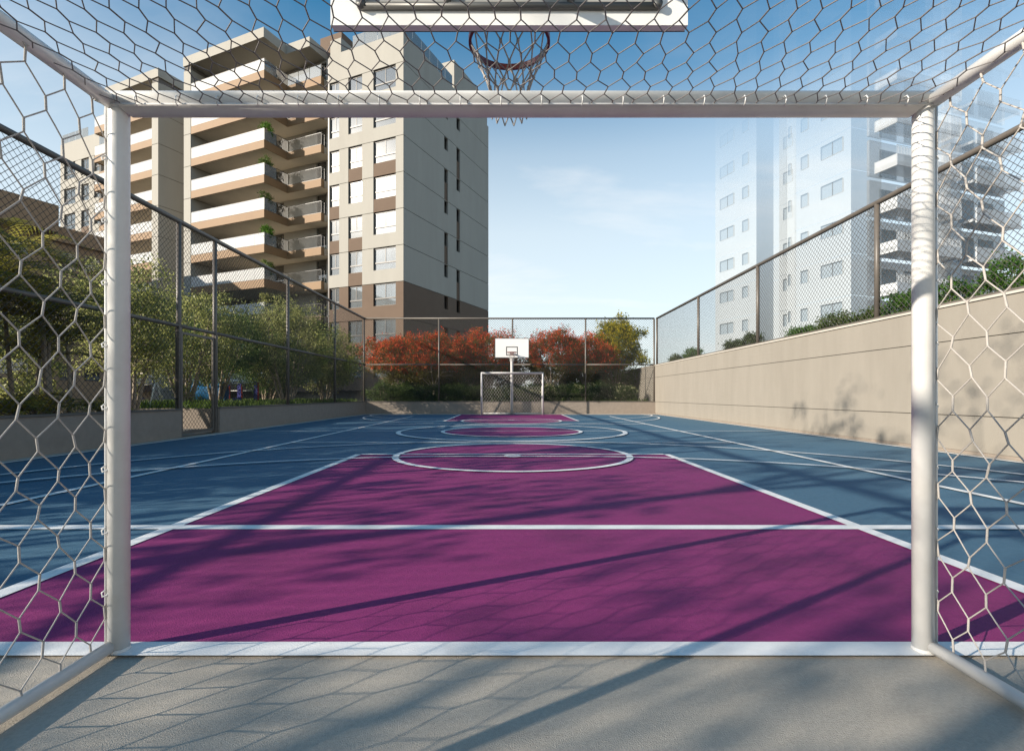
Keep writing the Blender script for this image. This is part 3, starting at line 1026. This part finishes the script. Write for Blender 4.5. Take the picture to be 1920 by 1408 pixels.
    # roof terrace glass
    for i in range(4):
        MB().box(T(0.12 + i * 1.3), T(0.12 + i * 1.3 + 1.27), 0.12, 0.135, 30.8, 31.95).build('roof_glass', 'rail_glass', tw)
    if not mirrored:
        for i in range(6):
            MB().box(-0.12, -0.135, 0.16 + i * 1.36, 0.16 + i * 1.36 + 1.33, 30.8, 31.95).build('roof_glass', 'rail_glass', tw)
        MB().box(-0.02, -5.2, 8.5, 15.9, 30.81, 33.6).build('stair_house', 'facade_cream', tw)
        MB().box(-0.005, -0.03, 8.52, 8.54, 30.9, 33.0).build('trim', 'frame_dark', tw)
MB().box(-7.82, -(TM - 7.82), 1.51, 16.0, 0.0, 31.79).build('core', 'facade_cream', tw)
for n in range(-2, 8):
    MB().box(-22.56, -(TM - 22.56), 1.3, 1.5, BAND0 + 3 * n - 3 + GAPJ, min(BAND0 + 3 * n - GAPJ, 31.6)).build('core_panel', 'facade_brown', tw)

# pots with plants on the balcony corners are placed after the plant builders

# ================================================================== brown building at the edge of the picture
bb = empty('apartment_block', (-35.7, 40.0, 0), ANG, 'brown apartment block with deep balcony slabs, beyond the ferns at the edge', 'building')
# local y runs along u; the block lies at local x<0, y<0
MB().box(-14, -1.6, -22, 0, 0, 15.0).build('wall', 'building_far', bb)
MB().box(-14, 0.0, -22, 0.35, 13.8, 15.9).build('roof', 'building_far', bb)
MB().box(-12, -1.2, 0.36, 4.4, 0, 13.3).build('wall', 'building_far', bb)
MB().box(-12, -0.8, 0.36, 4.8, 13.3, 14.5).build('roof', 'building_far', bb)
for z in (1.6, 4.6, 7.6, 10.6):
    b_ = MB().box(-1.6, 0.0, -22, 0.2, z - 0.55, z).build('balcony', 'building_far', bb)
    for i in range(12):
        MB().box(-0.06, -0.045, -21.9 + i * 1.8, -20.15 + i * 1.8, z, z + 1.0).build('parapet_panel', 'building_far', b_)
    for i in range(5):
        MB().box(-1.585, -1.56, -20.5 + i * 4.2, -17.7 + i * 4.2, z + 0.02, z + 2.2).build('sliding_door', 'pane_dark', bb)
    for y in (1.0, 2.7):
        wn_ = MB().box(-1.19, -1.15, y, y + 1.1, z + 0.6, z + 2.0).build('window', 'pane_dark', bb)

# ================================================================== see-through white tower
gh = empty('apartment_tower', (24.35, 36.6, 0), R(18.2), 'pale white apartment tower fading into the sky above the tall beige wall', 'building')
GH = 44.0
# main lit face: near block y 0..5.57, middle recess, far block y 8.8..14 ; x>0 is inside
def gq(m, x, y0, y1, z0, z1):
    m.add([(x, y0, z0), (x, y0, z1), (x, y1, z1), (x, y1, z0)], [(0, 1, 2, 3)])
def ghost_bands(y0, y1, x_face, wins, x_back):
    """face at x=x_face split in floors, with window openings wins=[(ya,yb,h)] and their reveals"""
    for n in range(0, 14):
        zt = 2.45 + 3 * n + 2.7
        zb, ztt = zt - 3 + 0.015, zt - 0.015
        m = MB()
        cur = y0
        for (a, b, h) in sorted(wins):
            z1, z0 = zt - 0.35, zt - 0.35 - h
            gq(m, x_face, cur, a, zb, ztt)
            gq(m, x_face, a, b, z1, ztt)
            gq(m, x_face, a, b, zb, z0)
            d_ = x_face + 0.15
            m.add([(x_face, a, z1), (d_, a, z1), (d_, b, z1), (x_face, b, z1)], [(0, 1, 2, 3)])
            m.add([(x_face, a, z0), (d_, a, z0), (d_, b, z0), (x_face, b, z0)], [(0, 1, 2, 3)])
            m.add([(x_face, b, z0), (d_, b, z0), (d_, b, z1), (x_face, b, z1)], [(0, 1, 2, 3)])
            m.add([(x_face, a, z0), (d_, a, z0), (d_, a, z1), (x_face, a, z1)], [(0, 1, 2, 3)])
            w_ = MB()
            gq(w_, d_, a, b, z0, z1)
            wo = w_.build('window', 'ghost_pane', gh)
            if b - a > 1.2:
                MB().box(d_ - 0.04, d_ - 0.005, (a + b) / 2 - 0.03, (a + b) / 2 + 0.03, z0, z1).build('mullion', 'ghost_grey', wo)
            cur = b
        gq(m, x_face, cur, y1, zb, ztt)
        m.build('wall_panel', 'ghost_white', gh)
ghost_bands(0.0, 5.57, 0.0, [(0.68, 2.45, 1.0), (3.6, 4.24, 1.0), (5.2, 5.45, 0.9)], 8)
ghost_bands(5.57, 7.3, 1.0, [(6.0, 6.9, 1.0)], 8)
ghost_bands(7.3, 8.8, 1.9, [], 8)
ghost_bands(8.8, 14.0, 0.0, [(9.8, 10.5, 1.0), (11.6, 13.4, 1.0)], 8)
m = MB()
m.add([(0.0, 8.8, 2.45), (1.9, 8.8, 2.45), (1.9, 8.8, GH), (0.0, 8.8, GH)], [(0, 1, 2, 3)])       # return of the far block
m.add([(1.0, 7.3, 2.45), (1.9, 7.3, 2.45), (1.9, 7.3, GH), (1.0, 7.3, GH)], [(0, 1, 2, 3)])
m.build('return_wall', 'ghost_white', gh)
for n in range(0, 14):
    zt = 2.45 + 3 * n + 2.7
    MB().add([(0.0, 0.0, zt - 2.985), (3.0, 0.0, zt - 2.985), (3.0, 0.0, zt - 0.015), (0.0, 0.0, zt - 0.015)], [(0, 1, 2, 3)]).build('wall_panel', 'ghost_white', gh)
    # balconies on the shaded side
    zf = 2.45 + 3 * n
    bo = MB().box(2.3, 9.0, -1.5, 0.0, zf - 0.2, zf).build('balcony', 'ghost_white_lifted', gh)
    MB().box(2.3, 9.0, -1.62, -1.5, zf - 0.35, zf + 0.45).build('parapet', 'ghost_white_lifted', bo)
    MB().box(2.3, 2.42, -1.5, 0.0, zf - 0.35, zf + 0.45).build('parapet', 'ghost_white_lifted', bo)
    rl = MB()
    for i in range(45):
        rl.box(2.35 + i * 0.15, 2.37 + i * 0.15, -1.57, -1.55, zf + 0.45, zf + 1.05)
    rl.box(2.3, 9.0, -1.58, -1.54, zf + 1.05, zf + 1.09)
    rl.build('railing', 'ghost_white_lifted', bo)
    bk = MB().box(3.0, 10.2, 0.9, 1.1, zf, zt - 0.02).build('wall_panel', 'ghost_white_lifted', gh)
    for a in (4.0, 6.6):
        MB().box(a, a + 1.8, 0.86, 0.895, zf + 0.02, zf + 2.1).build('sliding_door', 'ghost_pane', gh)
    MB().box(9.02, 10.2, -0.9, 0.9, zf - 0.1, zt - 0.12).build('wall_panel', 'ghost_white_lifted', gh)
    MB().box(10.21, 17.5, 0.3, 0.5, zf - 0.1, zt - 0.12).build('wall_panel', 'ghost_white_lifted', gh)
    b2 = MB().box(11.2, 16.5, -1.2, 0.28, zf - 0.2, zf).build('balcony', 'ghost_white_lifted', gh)
    MB().box(11.2, 16.5, -1.32, -1.21, zf - 0.35, zf + 0.8).build('parapet', 'ghost_white_lifted', b2)
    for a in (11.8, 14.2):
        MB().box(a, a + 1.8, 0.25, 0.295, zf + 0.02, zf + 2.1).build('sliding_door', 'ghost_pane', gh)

# ================================================================== plants
def unit(v):
    return v / np.maximum(np.linalg.norm(v, axis=-1, keepdims=True), 1e-9)
def leaf_quads(C, size, aspect=0.5, g=rng, up=0.35, jitter=0.35):
    """diamond-shaped folded leaves at points C"""
    N = len(C)
    D = unit(g.normal(size=(N, 3)) + np.array([0, 0, up * 0.6]))
    nrm = unit(g.normal(size=(N, 3)) + np.array([0, 0, up * 2]))
    S = unit(np.cross(D, nrm))
    nn_ = np.cross(S, D)
    L = size * (1 + g.uniform(-jitter, jitter, (N, 1)))
    w = L * aspect * 0.5
    base = C - D * L * 0.5
    tip = C + D * L * 0.5 - nn_ * L * 0.12
    mid = C + nn_ * L * 0.06
    return np.stack([base, mid + S * w, tip, mid - S * w], 1)
def bez(p0, p1, p2, n):
    t = np.linspace(0, 1, n)[:, None]
    return (1 - t) ** 2 * p0 + 2 * t * (1 - t) * p1 + t ** 2 * p2
def plant(name, label, cat, base, center, radii, seed, stems=6, clusters=60, leaves=110, leaf=0.08, aspect=0.5, csize=0.35,
          mat='leaf_green', bark='bark', stem_r=0.05, trunk_h=0.0, trunk_r=0.0, blossom=None, blossom_n=40, blossom_size=0.07,
          inner=0.45, group=None, spread=0.12, flat=1.0, top_bias=0.0):
    g = np.random.default_rng(seed)
    o = empty(name, tuple(base), 0, label, cat, group)
    center = np.array(center, float); radii = np.array(radii, float)
    # cluster targets through the crown
    dirs = unit(g.normal(size=(clusters, 3)))
    rr = g.uniform(inner, 1.0, (clusters, 1)) ** 0.6
    az_ = np.arctan2(dirs[:, 1], dirs[:, 0])
    lump = 1 + 0.16 * np.sin(3 * az_ + seed) * np.cos(2.3 * dirs[:, 2] + seed * 0.7) + 0.14 * np.sin(5 * az_ + 2 * seed + 3 * dirs[:, 2])
    tg = center + dirs * rr * lump[:, None] * radii
    tg[:, 2] = np.maximum(tg[:, 2], 0.12)
    tg += g.normal(0, 0.06, tg.shape) * radii
    # stems
    mb = MB()
    nodes = []
    trunk_top = np.array([g.normal(0, 0.05), g.normal(0, 0.05), trunk_h])
    if trunk_h > 0:
        pts = bez(np.zeros(3), trunk_top * 0.5 + g.normal(0, 0.04, 3) * [1, 1, 0], trunk_top, 6)
        mb.path([tuple(p) for p in pts], list(np.linspace(trunk_r * 1.25, trunk_r * 0.85, 6)), 9)
    for i in range(stems):
        a = 2 * PI * (i + g.uniform(-0.3, 0.3)) / stems
        st = trunk_top + (np.array([math.cos(a), math.sin(a), 0]) * spread * (0 if trunk_h > 0 else 1))
        out = np.array([math.cos(a) * radii[0], math.sin(a) * radii[1], 0]) * g.uniform(0.35, 0.75)
        end = center + out + np.array([0, 0, radii[2] * g.uniform(0.1, 0.6)])
        mid = st + (end - st) * 0.45 + np.array([0, 0, (end - st)[2] * 0.05]) + out * 0.15 + g.normal(0, 0.05, 3)
        pts = bez(st, mid, end, 9)
        pts[1:-1] += g.normal(0, 0.02, (7, 3)) * radii.mean()*0.5
        rs = np.linspace(stem_r, stem_r * 0.18, 9)
        mb.path([tuple(p) for p in pts], list(rs), 6)
        for p, r_ in zip(pts[3:], rs[3:]):
            nodes.append((p, r_))
    NP_ = np.array([n_[0] for n_ in nodes]); NR = np.array([n_[1] for n_ in nodes])
    for t_ in tg:
        dd = np.linalg.norm(NP_ - t_, axis=1) + np.maximum(0, NP_[:, 2] - t_[2]) * 1.2
        k_ = int(np.argmin(dd))
        p = NP_[k_]
        mid = p + (t_ - p) * 0.5 + np.array([0, 0, 0.12 * np.linalg.norm(t_ - p)]) + g.normal(0, 0.04, 3)
        pts = bez(p, mid, t_, 4)
        r_ = NR[k_] * 0.55
        mb.path([tuple(q) for q in pts], list(np.linspace(r_, max(0.004, r_ * 0.3), 4)), 4, caps=False)
    mb.build('trunk' if trunk_h > 0 else 'stems', bark, o, True)
    # leaves
    cs = csize * g.uniform(0.6, 1.3, (clusters, 1))
    C = (tg[:, None, :] + g.normal(0, 1, (clusters, leaves, 3)) * (cs[:, None, :] * np.array([0.55, 0.55, 0.42 * flat]))).reshape(-1, 3)
    C = C[C[:, 2] > 0.02]
    quads('crown', leaf_quads(C, leaf, aspect, g), mat, o)
    if blossom:
        sel = tg[tg[:, 2] > center[2] - radii[2] * 0.45]
        C2 = (sel[:, None, :] + g.normal(0, 1, (len(sel), blossom_n // 6 + 1, 3)) * csize * np.array([0.6, 0.6, 0.4]) + np.array([0, 0, csize * 0.22]))
        C2 = C2.reshape(-1, 1, 3) + g.normal(0, blossom_size * 0.8, (C2.shape[0] * C2.shape[1], 6, 3))
        quads('blossoms', leaf_quads(C2.reshape(-1, 3), blossom_size, 0.75, g), blossom, o)
    return o

def palm(name, label, cat, base, seed, stems=4, height=1.6, fronds=9, flen=1.5, mat='leaf_palm', spread=0.35, group=None, leaflets=26, trunk_r=0.035, lw=0.035, bark='bark_pale'):
    g = np.random.default_rng(seed)
    o = empty(name, tuple(base), 0, label, cat, group)
    tr = MB(); rc = MB(); Q = []
    for s_ in range(stems):
        b0 = np.array([g.normal(0, spread * 0.6), g.normal(0, spread * 0.6), 0])
        h = height * g.uniform(0.65, 1.15)
        top = b0 + np.array([g.normal(0, 0.18), g.normal(0, 0.18), h])
        pts = bez(b0, (b0 + top) / 2 + g.normal(0, 0.06, 3), top, 7)
        tr.path([tuple(p) for p in pts], list(np.linspace(trunk_r * 1.2, trunk_r * 0.8, 7)), 7)
        for f_ in range(fronds):
            az = 2 * PI * (f_ + g.uniform(-0.35, 0.35)) / fronds
            el = g.uniform(0.35, 1.25)
            L = flen * g.uniform(0.75, 1.15)
            hd = np.array([math.cos(az), math.sin(az), 0])
            p0 = top
            p1 = top + hd * L * 0.5 * math.cos(el) + np.array([0, 0, L * 0.62 * math.sin(el)])
            p2 = top + hd * L * (0.55 + 0.45 * math.cos(el)) + np.array([0, 0, L * (0.55 * math.sin(el) - 0.28)])
            n = leaflets
            P = bez(p0, p1, p2, n + 1)
            rc.path([tuple(p) for p in P[::4]], list(np.linspace(0.011, 0.003, len(P[::4]))), 4, caps=False)
            Tn = unit(np.gradient(P, axis=0))
            S = unit(np.cross(Tn, np.array([0, 0, 1.0])))
            U = np.cross(S, Tn)
            t = np.linspace(0, 1, n + 1)
            ll = L * 0.30 * np.sin(PI * np.clip(0.12 + 0.86 * t, 0, 1)) ** 0.7
            for sg in (-1, 1):
                i0 = slice(2, n + 1)
                B_ = P[i0]
                dirv = unit(S[i0] * sg * 0.85 + Tn[i0] * 0.55 + U[i0] * 0.18)
                tipv = B_ + dirv * ll[i0][:, None] - np.array([0, 0, 1]) * (ll[i0][:, None] * 0.22)
                mid = B_ + dirv * ll[i0][:, None] * 0.5
                wd = Tn[i0] * lw * 0.5
                Q.append(np.stack([B_, mid + wd, tipv, mid - wd], 1))
    tr.build('trunk', bark, o, True)
    rc.build('frond_stalks', mat, o, True)['kind'] = 'stuff'
    quads('fronds', np.concatenate(Q), mat, o)
    return o

# ---- left planting: feathery palms and ferns beside the near fence
GL = 0.55
palm_spots = [(-9.3, 8.6, 2.5, 1.9, 'feathery palm against the fence, at the very edge of the picture'),
              (-10.2, 9.9, 2.9, 2.0, 'tall feathery palm behind the near goal net'),
              (-9.1, 10.3, 1.7, 1.6, 'feathery palm close to the goal post, its fronds over the low wall'),
              (-11.6, 8.8, 2.7, 2.0, 'feathery palm deep in the bed below the brown block')]
for i, (x, y, h, fl_, lab) in enumerate(palm_spots):
    palm('feathery_palm', lab, 'palm', (x, y, GL), 40 + i, 5, h, 9, fl_, group='feathery palms in the near bed')
fern_spots = [(-8.6, 8.5, 'low fern behind the low wall, at the edge of the picture'), (-8.7, 9.5, 'low fern behind the low wall, under the feathery palms'),
              (-8.55, 10.25, 'low fern behind the low wall, beside the goal post'), (-9.6, 9.2, 'fern in the shade between the palm stems')]
for i, (x, y, lab) in enumerate(fern_spots):
    palm('fern', lab, 'fern', (x, y, GL), 60 + i, 2, 0.15, 11, 0.75, 'leaf_palm', 0.25, 'ferns at the foot of the palms', 20, 0.02, 0.03, 'bark')

for i, (x, y, lab) in enumerate([(-12.6, 8.6, 'at the edge of the picture'), (-12.4, 10.3, 'behind the tall palm'), (-14.6, 14.4, 'beside the shrub tree by the gate')]):
    plant('tall_bush', 'tall bush closing the view behind the feathery palms, ' + lab, 'bush', (x, y, GL if y < 10.6 else 0.02), (0, 0, 1.7), (1.7, 1.3, 1.65), 70 + i, 8, 130, 90, 0.10, 0.5, 0.36, 'leaf_olive', 'bark', 0.03, group='tall bushes behind the palms')
# ---- left: multi-stemmed olive-green shrubs behind the fence
plant('shrub_tree', 'tall olive-green shrub tree beside the gate, nearest the goal post', 'tree', (-10.4, 13.9, 0.4), (-0.1, 0.1, 2.55), (1.35, 1.3, 1.5), 11, 8, 150, 84, 0.095, 0.42, 0.34, 'leaf_olive', 'bark_pale', 0.06)
plant('shrub_tree', 'shrub tree with pale bare stems seen through the gate', 'tree', (-10.9, 17.2, GL), (0.1, 0.0, 2.45), (1.75, 1.3, 1.55), 12, 9, 160, 84, 0.095, 0.42, 0.36, 'leaf_olive', 'bark_pale', 0.06)
plant('shrub_tree', 'dark bushy shrub tree behind the gate, under the ochre balconies', 'tree', (-11.3, 19.8, GL), (0, 0, 2.3), (1.7, 1.3, 1.5), 13, 8, 150, 84, 0.095, 0.42, 0.36, 'leaf_green', 'bark', 0.055)
plant('shrub_tree', 'broad light green shrub tree with many forking stems at its foot', 'tree', (-9.2, 21.3, GL), (0.0, 0, 2.5), (1.7, 1.4, 1.7), 14, 9, 180, 88, 0.095, 0.42, 0.36, 'leaf_olive', 'bark_pale', 0.06)
plant('shrub_tree', 'greyish green shrub tree in the far corner, beside the red trees', 'tree', (-8.9, 24.6, GL), (0.0, 0, 2.1), (1.5, 1.2, 1.4), 15, 8, 150, 84, 0.095, 0.42, 0.36, 'leaf_olive', 'bark_pale', 0.05)
plant('shrub_tree', 'green shrub tree between the gate and the broad light green one', 'tree', (-10.6, 22.6, GL), (0.0, 0, 1.95), (1.5, 1.2, 1.3), 16, 8, 140, 84, 0.095, 0.42, 0.36, 'leaf_green', 'bark', 0.05)

# ---- far end: red flowering trees, a yellow one, dark undergrowth
FB = 0.55
red = [(-6.6, 30.2, 3.0, 1.75, 1.15, 'red flowering tree in the far corner beside the green shrub tree'),
       (-4.35, 29.6, 3.05, 2.05, 1.30, 'red flowering tree with a pale forked trunk, second along the far fence'),
       (-1.35, 30.4, 3.15, 1.75, 1.20, 'red flowering tree just behind the far backboard'),
       (2.55, 29.9, 3.25, 1.75, 1.30, 'red flowering tree beside the far goal, next to the yellow tree'),
       (4.6, 30.6, 3.1, 1.45, 1.15, 'red flowering tree whose crown meets the yellow tree')]
for i, (x, y, zc_, rx, rz_, lab) in enumerate(red):
    plant('red_flowering_tree', lab, 'tree', (x, y, FB), (0, 0, zc_ - FB + 0.08), (rx * 1.12, 1.5, rz_ * 1.12), 80 + i, 7, 170, 120, 0.085, 0.45, 0.36, 'leaf_redgreen', 'bark_pale', 0.045,
          0.75, 0.085, 'blossom_red', 84, 0.072, group='red flowering trees along the far fence')
plant('yellow_tree', 'yellow-green tree rising above the far fence near the beige wall', 'tree', (6.35, 31.2, FB), (0.25, 0, 3.0), (1.45, 1.3, 1.95), 91, 7, 140, 80, 0.10, 0.5, 0.34, 'leaf_green', 'bark', 0.05,
      0.6, 0.08, 'leaf_yellow', 150, 0.095)
us = [(-7.0, 28.2, 0.9), (-5.9, 28.4, 0.8), (-4.9, 28.15, 0.7), (-3.7, 28.3, 0.75), (-2.6, 28.2, 0.8), (-1.5, 28.35, 0.7), (-0.4, 28.2, 0.7), (0.9, 28.3, 0.75), (2.0, 28.15, 0.8),
      (3.1, 28.3, 0.85), (4.1, 28.2, 0.8), (5.2, 28.35, 0.9), (6.2, 28.2, 0.7)]
und = ['in the far corner', 'under the first red tree', 'before the forked pale trunk', 'beside the forked pale trunk', 'between the forked trunk and the far goal',
       'at the side of the far goal', 'behind the far goal net', 'behind the far goal net, past the pole', 'just past the far goal', 'under the red tree by the yellow one',
       'under the meeting red and yellow crowns', 'in front of the yellow tree', 'by the foot of the beige wall']
for i, ((x, y, h), lab) in enumerate(zip(us, und)):
    plant('bush', 'low dark bush behind the far fence, ' + lab, 'bush', (x, y, FB), (0, 0, h * 0.62), (0.85, 0.5, h * 0.6), 120 + i, 6, 50, 90, 0.085, 0.5, 0.26,
          ['leaf_dark', 'leaf_green', 'leaf_dark'][i % 3], 'bark', 0.02, group='low bushes behind the far fence',
          blossom='blossom_pale' if i in (8, 10, 12) else None, blossom_n=14, blossom_size=0.055)
back = [(-6.4, 31.8, 'under the corner red crown'), (-4.6, 32.0, 'behind the pale forked trunk'), (-2.6, 31.9, 'between the forked trunk and the far backboard'), (-0.8, 32.1, 'just beside the far backboard pole'),
        (1.0, 31.8, 'behind the far goal'), (2.8, 32.0, 'under the red crown by the yellow tree'), (4.6, 31.9, 'between the red and the yellow crowns'), (6.3, 32.2, 'below the yellow tree')]
for i, (x, y, lab) in enumerate(back):
    plant('tall_bush', 'tall dark bush closing the view ' + lab, 'bush', (x, y, FB), (0, 0, 1.45), (1.4, 0.7, 1.4), 150 + i, 8, 110, 110, 0.10, 0.5, 0.34, 'leaf_dark', 'bark', 0.03, group='tall bushes behind the red trees')
for i, (x, y, lab) in enumerate([(3.6, 28.9, 'arching palm under the red tree by the yellow one'), (5.0, 29.0, 'arching palm with pale fronds in front of the yellow tree'), (-1.3, 28.8, 'arching palm beside the far goal post'),
                                 (1.5, 28.9, 'arching palm behind the far goal net')]):
    palm('small_palm', lab, 'palm', (x, y, FB), 170 + i, 2, 0.35, 10, 1.15, 'leaf_green', 0.3, 'small palms in the far bed', 22, 0.03, 0.04)

# ---- right: shrubs on the terrace behind the wall-top fence
rs_ = [(8.35, 25.6, 0.50, 'leaf_green', 'narrow shrub on the wall nearest the far corner'), (8.4, 23.6, 0.72, 'leaf_bright', 'shrub on the wall before the first fence post from the far corner'),
       (8.5, 19.4, 0.62, 'leaf_dark', 'dense dark hedge shrub on the wall by the second bay'), (8.45, 17.9, 0.70, 'leaf_dark', 'dense dark hedge shrub on the wall close to the second fence post'),
       (8.45, 14.7, 0.45, 'leaf_bright', 'low rounded shrub on the wall just past the second fence post'), (8.5, 13.4, 0.62, 'leaf_green', 'loose twiggy shrub on the wall in the middle of a bay'),
       (8.55, 12.2, 0.52, 'leaf_green', 'loose low shrub on the wall before the near fence post'), (8.5, 10.9, 0.80, 'leaf_bright', 'bright round bush on the wall at the near fence post'),
       (8.5, 9.95, 0.78, 'leaf_bright', 'bright bush on the wall beside the goal post'), (8.5, 8.7, 0.95, 'leaf_bright', 'bright bush on the wall seen through the side net'),
       (8.5, 7.6, 1.15, 'leaf_bright', 'bright bush on the wall at the edge of the picture')]
for i, (x, y, h, mt, lab) in enumerate(rs_):
    plant('terrace_shrub', lab, 'shrub', (x, y, 2.45), (0, 0, h * 0.40 + 0.12), (0.35, 0.62, h * 0.42), 200 + i, 6, 46, 60, 0.06, 0.55, 0.15, mt, 'bark', 0.02, group='shrubs along the top of the tall wall')

# ---- ground cover behind the low walls
g = np.random.default_rng(5)
N = 16000
gx = np.concatenate([g.uniform(-13, XL - 0.28, N), g.uniform(-7.4, 7.4, 3000)])
gy_ = np.concatenate([g.uniform(15.25, 27.0, N), g.uniform(27.45, 28.6, 3000)])
hh = g.uniform(0.08, 0.30, len(gx))
az = g.uniform(0, 2 * PI, len(gx))
bx_, by_ = np.cos(az) * 0.014, np.sin(az) * 0.014
lean = g.normal(0, 0.06, (len(gx), 2))
z0 = np.full(len(gx), 0.55)
V = np.stack([np.stack([gx - bx_, gy_ - by_, z0], 1), np.stack([gx + bx_, gy_ + by_, z0], 1),
              np.stack([gx + bx_ * 0.4 + lean[:, 0], gy_ + by_ * 0.4 + lean[:, 1], z0 + hh], 1),
              np.stack([gx - bx_ * 0.4 + lean[:, 0], gy_ - by_ * 0.4 + lean[:, 1], z0 + hh], 1)], 1)
gr = quads('grass', V, 'grass')
tag(gr, 'rough green grass along the low walls behind the fences', 'grass', kind='stuff')

# ---- trees standing beside and behind the viewpoint: their shade falls across the court
shade = [(-11.6, -1.9, 10.4, 2.0, 'tallest tree outside the fence, behind the near goal'),
         (-12.3, 2.4, 9.8, 1.9, 'tall thin-crowned tree outside the fence, abreast of the near goal'),
         (-11.4, -5.0, 7.6, 1.9, 'leafy tree outside the fence, well behind the near goal'),
         (-10.3, -0.3, 5.3, 1.4, 'small tree close to the fence, beside the near goal'),
         (-12.6, 6.3, 6.6, 1.9, 'broad-crowned tree outside the fence, just out of the picture'),
         (-10.6, 3.2, 5.8, 1.6, 'young tree close to the fence, next to the broad-crowned one')]
for i, (x, y, h, r_, lab) in enumerate(shade):
    plant('shade_tree', lab, 'tree', (x, y, GL), (0, 0, h - r_ - 0.6), (r_ * 1.15, r_ * 1.15, r_), 230 + i, 7, 36, (24, 24, 18, 22, 56, 40)[i], 0.15, 0.5, 0.40, 'leaf_green', 'bark', 0.06, h - 2 * r_ - 1.0, 0.11, group='trees beside the court')

for i, (x, y, lab) in enumerate([(-9.5, 2.6, 'abreast of the near goal'), (-9.7, 4.7, 'in the middle of the three'), (-9.4, 6.7, 'next to the feathery palms')]):  # unseen bushes added to lay solid shade on the left of the court
    plant('added_bush', 'added dense bush, unseen, shading the court from outside the fence, ' + lab, 'bush', (x, y, GL), (0, 0, 1.35), (1.1, 1.25, 1.35), 250 + i, 8, 110, 70, 0.12, 0.5, 0.36, 'leaf_green', 'bark', 0.03, group='added bushes shading the court')
# ---- plants in pots on the tower's balconies
pots = [(8, 'leaf_olive'), (11, 'leaf_green'), (14, 'leaf_bright'), (17, 'leaf_dark'), (20, 'leaf_green'), (23, 'leaf_bright')]
words = {8: 'lowest of the potted plants', 11: 'second lowest', 14: 'third, bushy and hanging', 17: 'tall and narrow, fourth', 20: 'small and dark, second highest', 23: 'feathery, highest'}
uu, vv = np.array([0.391, 0.920]), np.array([-0.920, 0.391])
for i, (zf, mt) in enumerate(pots):
    q = np.array([-8.78, 42.0]) + vv * 12.7 + uu * (-2.3)
    p = plant('potted_plant', 'potted plant on the balcony corner of the cream tower, ' + words[zf], 'plant', (q[0], q[1], zf), (0, 0, 1.1), (0.45, 0.45, 0.7), 260 + i, 6, 34, 44, 0.14, 0.4, 0.22, mt, 'bark', 0.02, group='potted plants on the balconies')
    MB().tubes([((0, 0, 0.0), (0, 0, 0.42), 0.19, 0.25)], 14, True).build('pot', 'pot', p, True)

# ================================================================== playground seen under the shrubs
tn = empty('play_tunnel', (-12.0, 20.0, 0.62), R(8), 'blue play tunnel seen through the gate under the shrubs', 'play tunnel')
mb = MB()
n = 22
for k_, x in enumerate(np.linspace(-0.75, 0.75, 7)):
    pass
V, F = [], []
xs_ = np.linspace(-0.8, 0.8, 17)
for i, x in enumerate(xs_):
    r_ = 0.40 + (0.02 if i % 4 == 0 else 0.0)
    for k_ in range(n):
        a = 2 * PI * k_ / n
        V.append((x, r_ * math.cos(a), 0.48 + r_ * math.sin(a)))
for i in range(16):
    for k_ in range(n):
        k2 = (k_ + 1) % n
        F.append((i * n + k_, i * n + k2, (i + 1) * n + k2, (i + 1) * n + k_))
mb.add(V, F).build('tube', 'play_blue', tn, True)
for x in (-0.55, 0.55):
    MB().box(x - 0.05, x + 0.05, -0.38, 0.38, -0.08, 0.16).build('foot', 'play_violet', tn)
cl = empty('climbing_frame', (-11.0, 20.9, 0.55), R(0), 'violet and blue climbing posts with thin rails behind the low wall', 'play frame')
for x, mt, h in ((-0.55, 'play_violet', 0.85), (-0.05, 'play_violet', 0.9), (0.62, 'play_violet', 1.0)):
    p_ = MB().box(x - 0.075, x + 0.075, -0.05, 0.05, 0.0, h).build('post', mt, cl)
    MB().box(x + 0.076, x + 0.10, -0.04, 0.04, 0.02, h - 0.03).build('edge_strip', 'play_red', p_)
for z in (0.18, 0.62):
    MB().tubes([((-0.47, 0, z), (0.54, 0, z), 0.018, 0.018)], 8, True).build('rail', 'paint_white', cl, True)
MB().add([(-0.3, -0.35, 0.05), (0.05, -0.35, 0.05), (0.05, -0.05, 0.32), (-0.3, -0.05, 0.32), (-0.3, -0.32, 0.0), (0.05, -0.32, 0.0), (0.05, 0.0, 0.28), (-0.3, 0.0, 0.28)],
         [(0, 1, 2, 3), (7, 6, 5, 4), (0, 4, 5, 1), (1, 5, 6, 2), (2, 6, 7, 3), (3, 7, 4, 0)]).build('ramp', 'play_violet', cl)
sw = empty('swing_frame', (-12.0, 16.4, 0.55), R(10), 'white tubular swing frame under the shrub tree by the gate', 'swing')
for x in (-0.6, 0.6):
    for s_ in (-1, 1):
        MB().tubes([((x, s_ * 0.45, 0), (x, 0, 1.0), 0.025, 0.025)], 10, True).build('leg', 'paint_white', sw, True)
MB().tubes([((-0.7, 0, 1.0), (0.7, 0, 1.0), 0.025, 0.025)], 10, True).build('top_bar', 'paint_white', sw, True)
for x in (-0.2, 0.2):
    MB().tubes([((x, 0, 1.0), (x, 0, 0.35), 0.006, 0.006)], 6, True).build('chain', 'steel_grey', sw, True)
MB().box(-0.24, 0.24, -0.09, 0.09, 0.32, 0.35).build('seat', 'play_violet', sw)
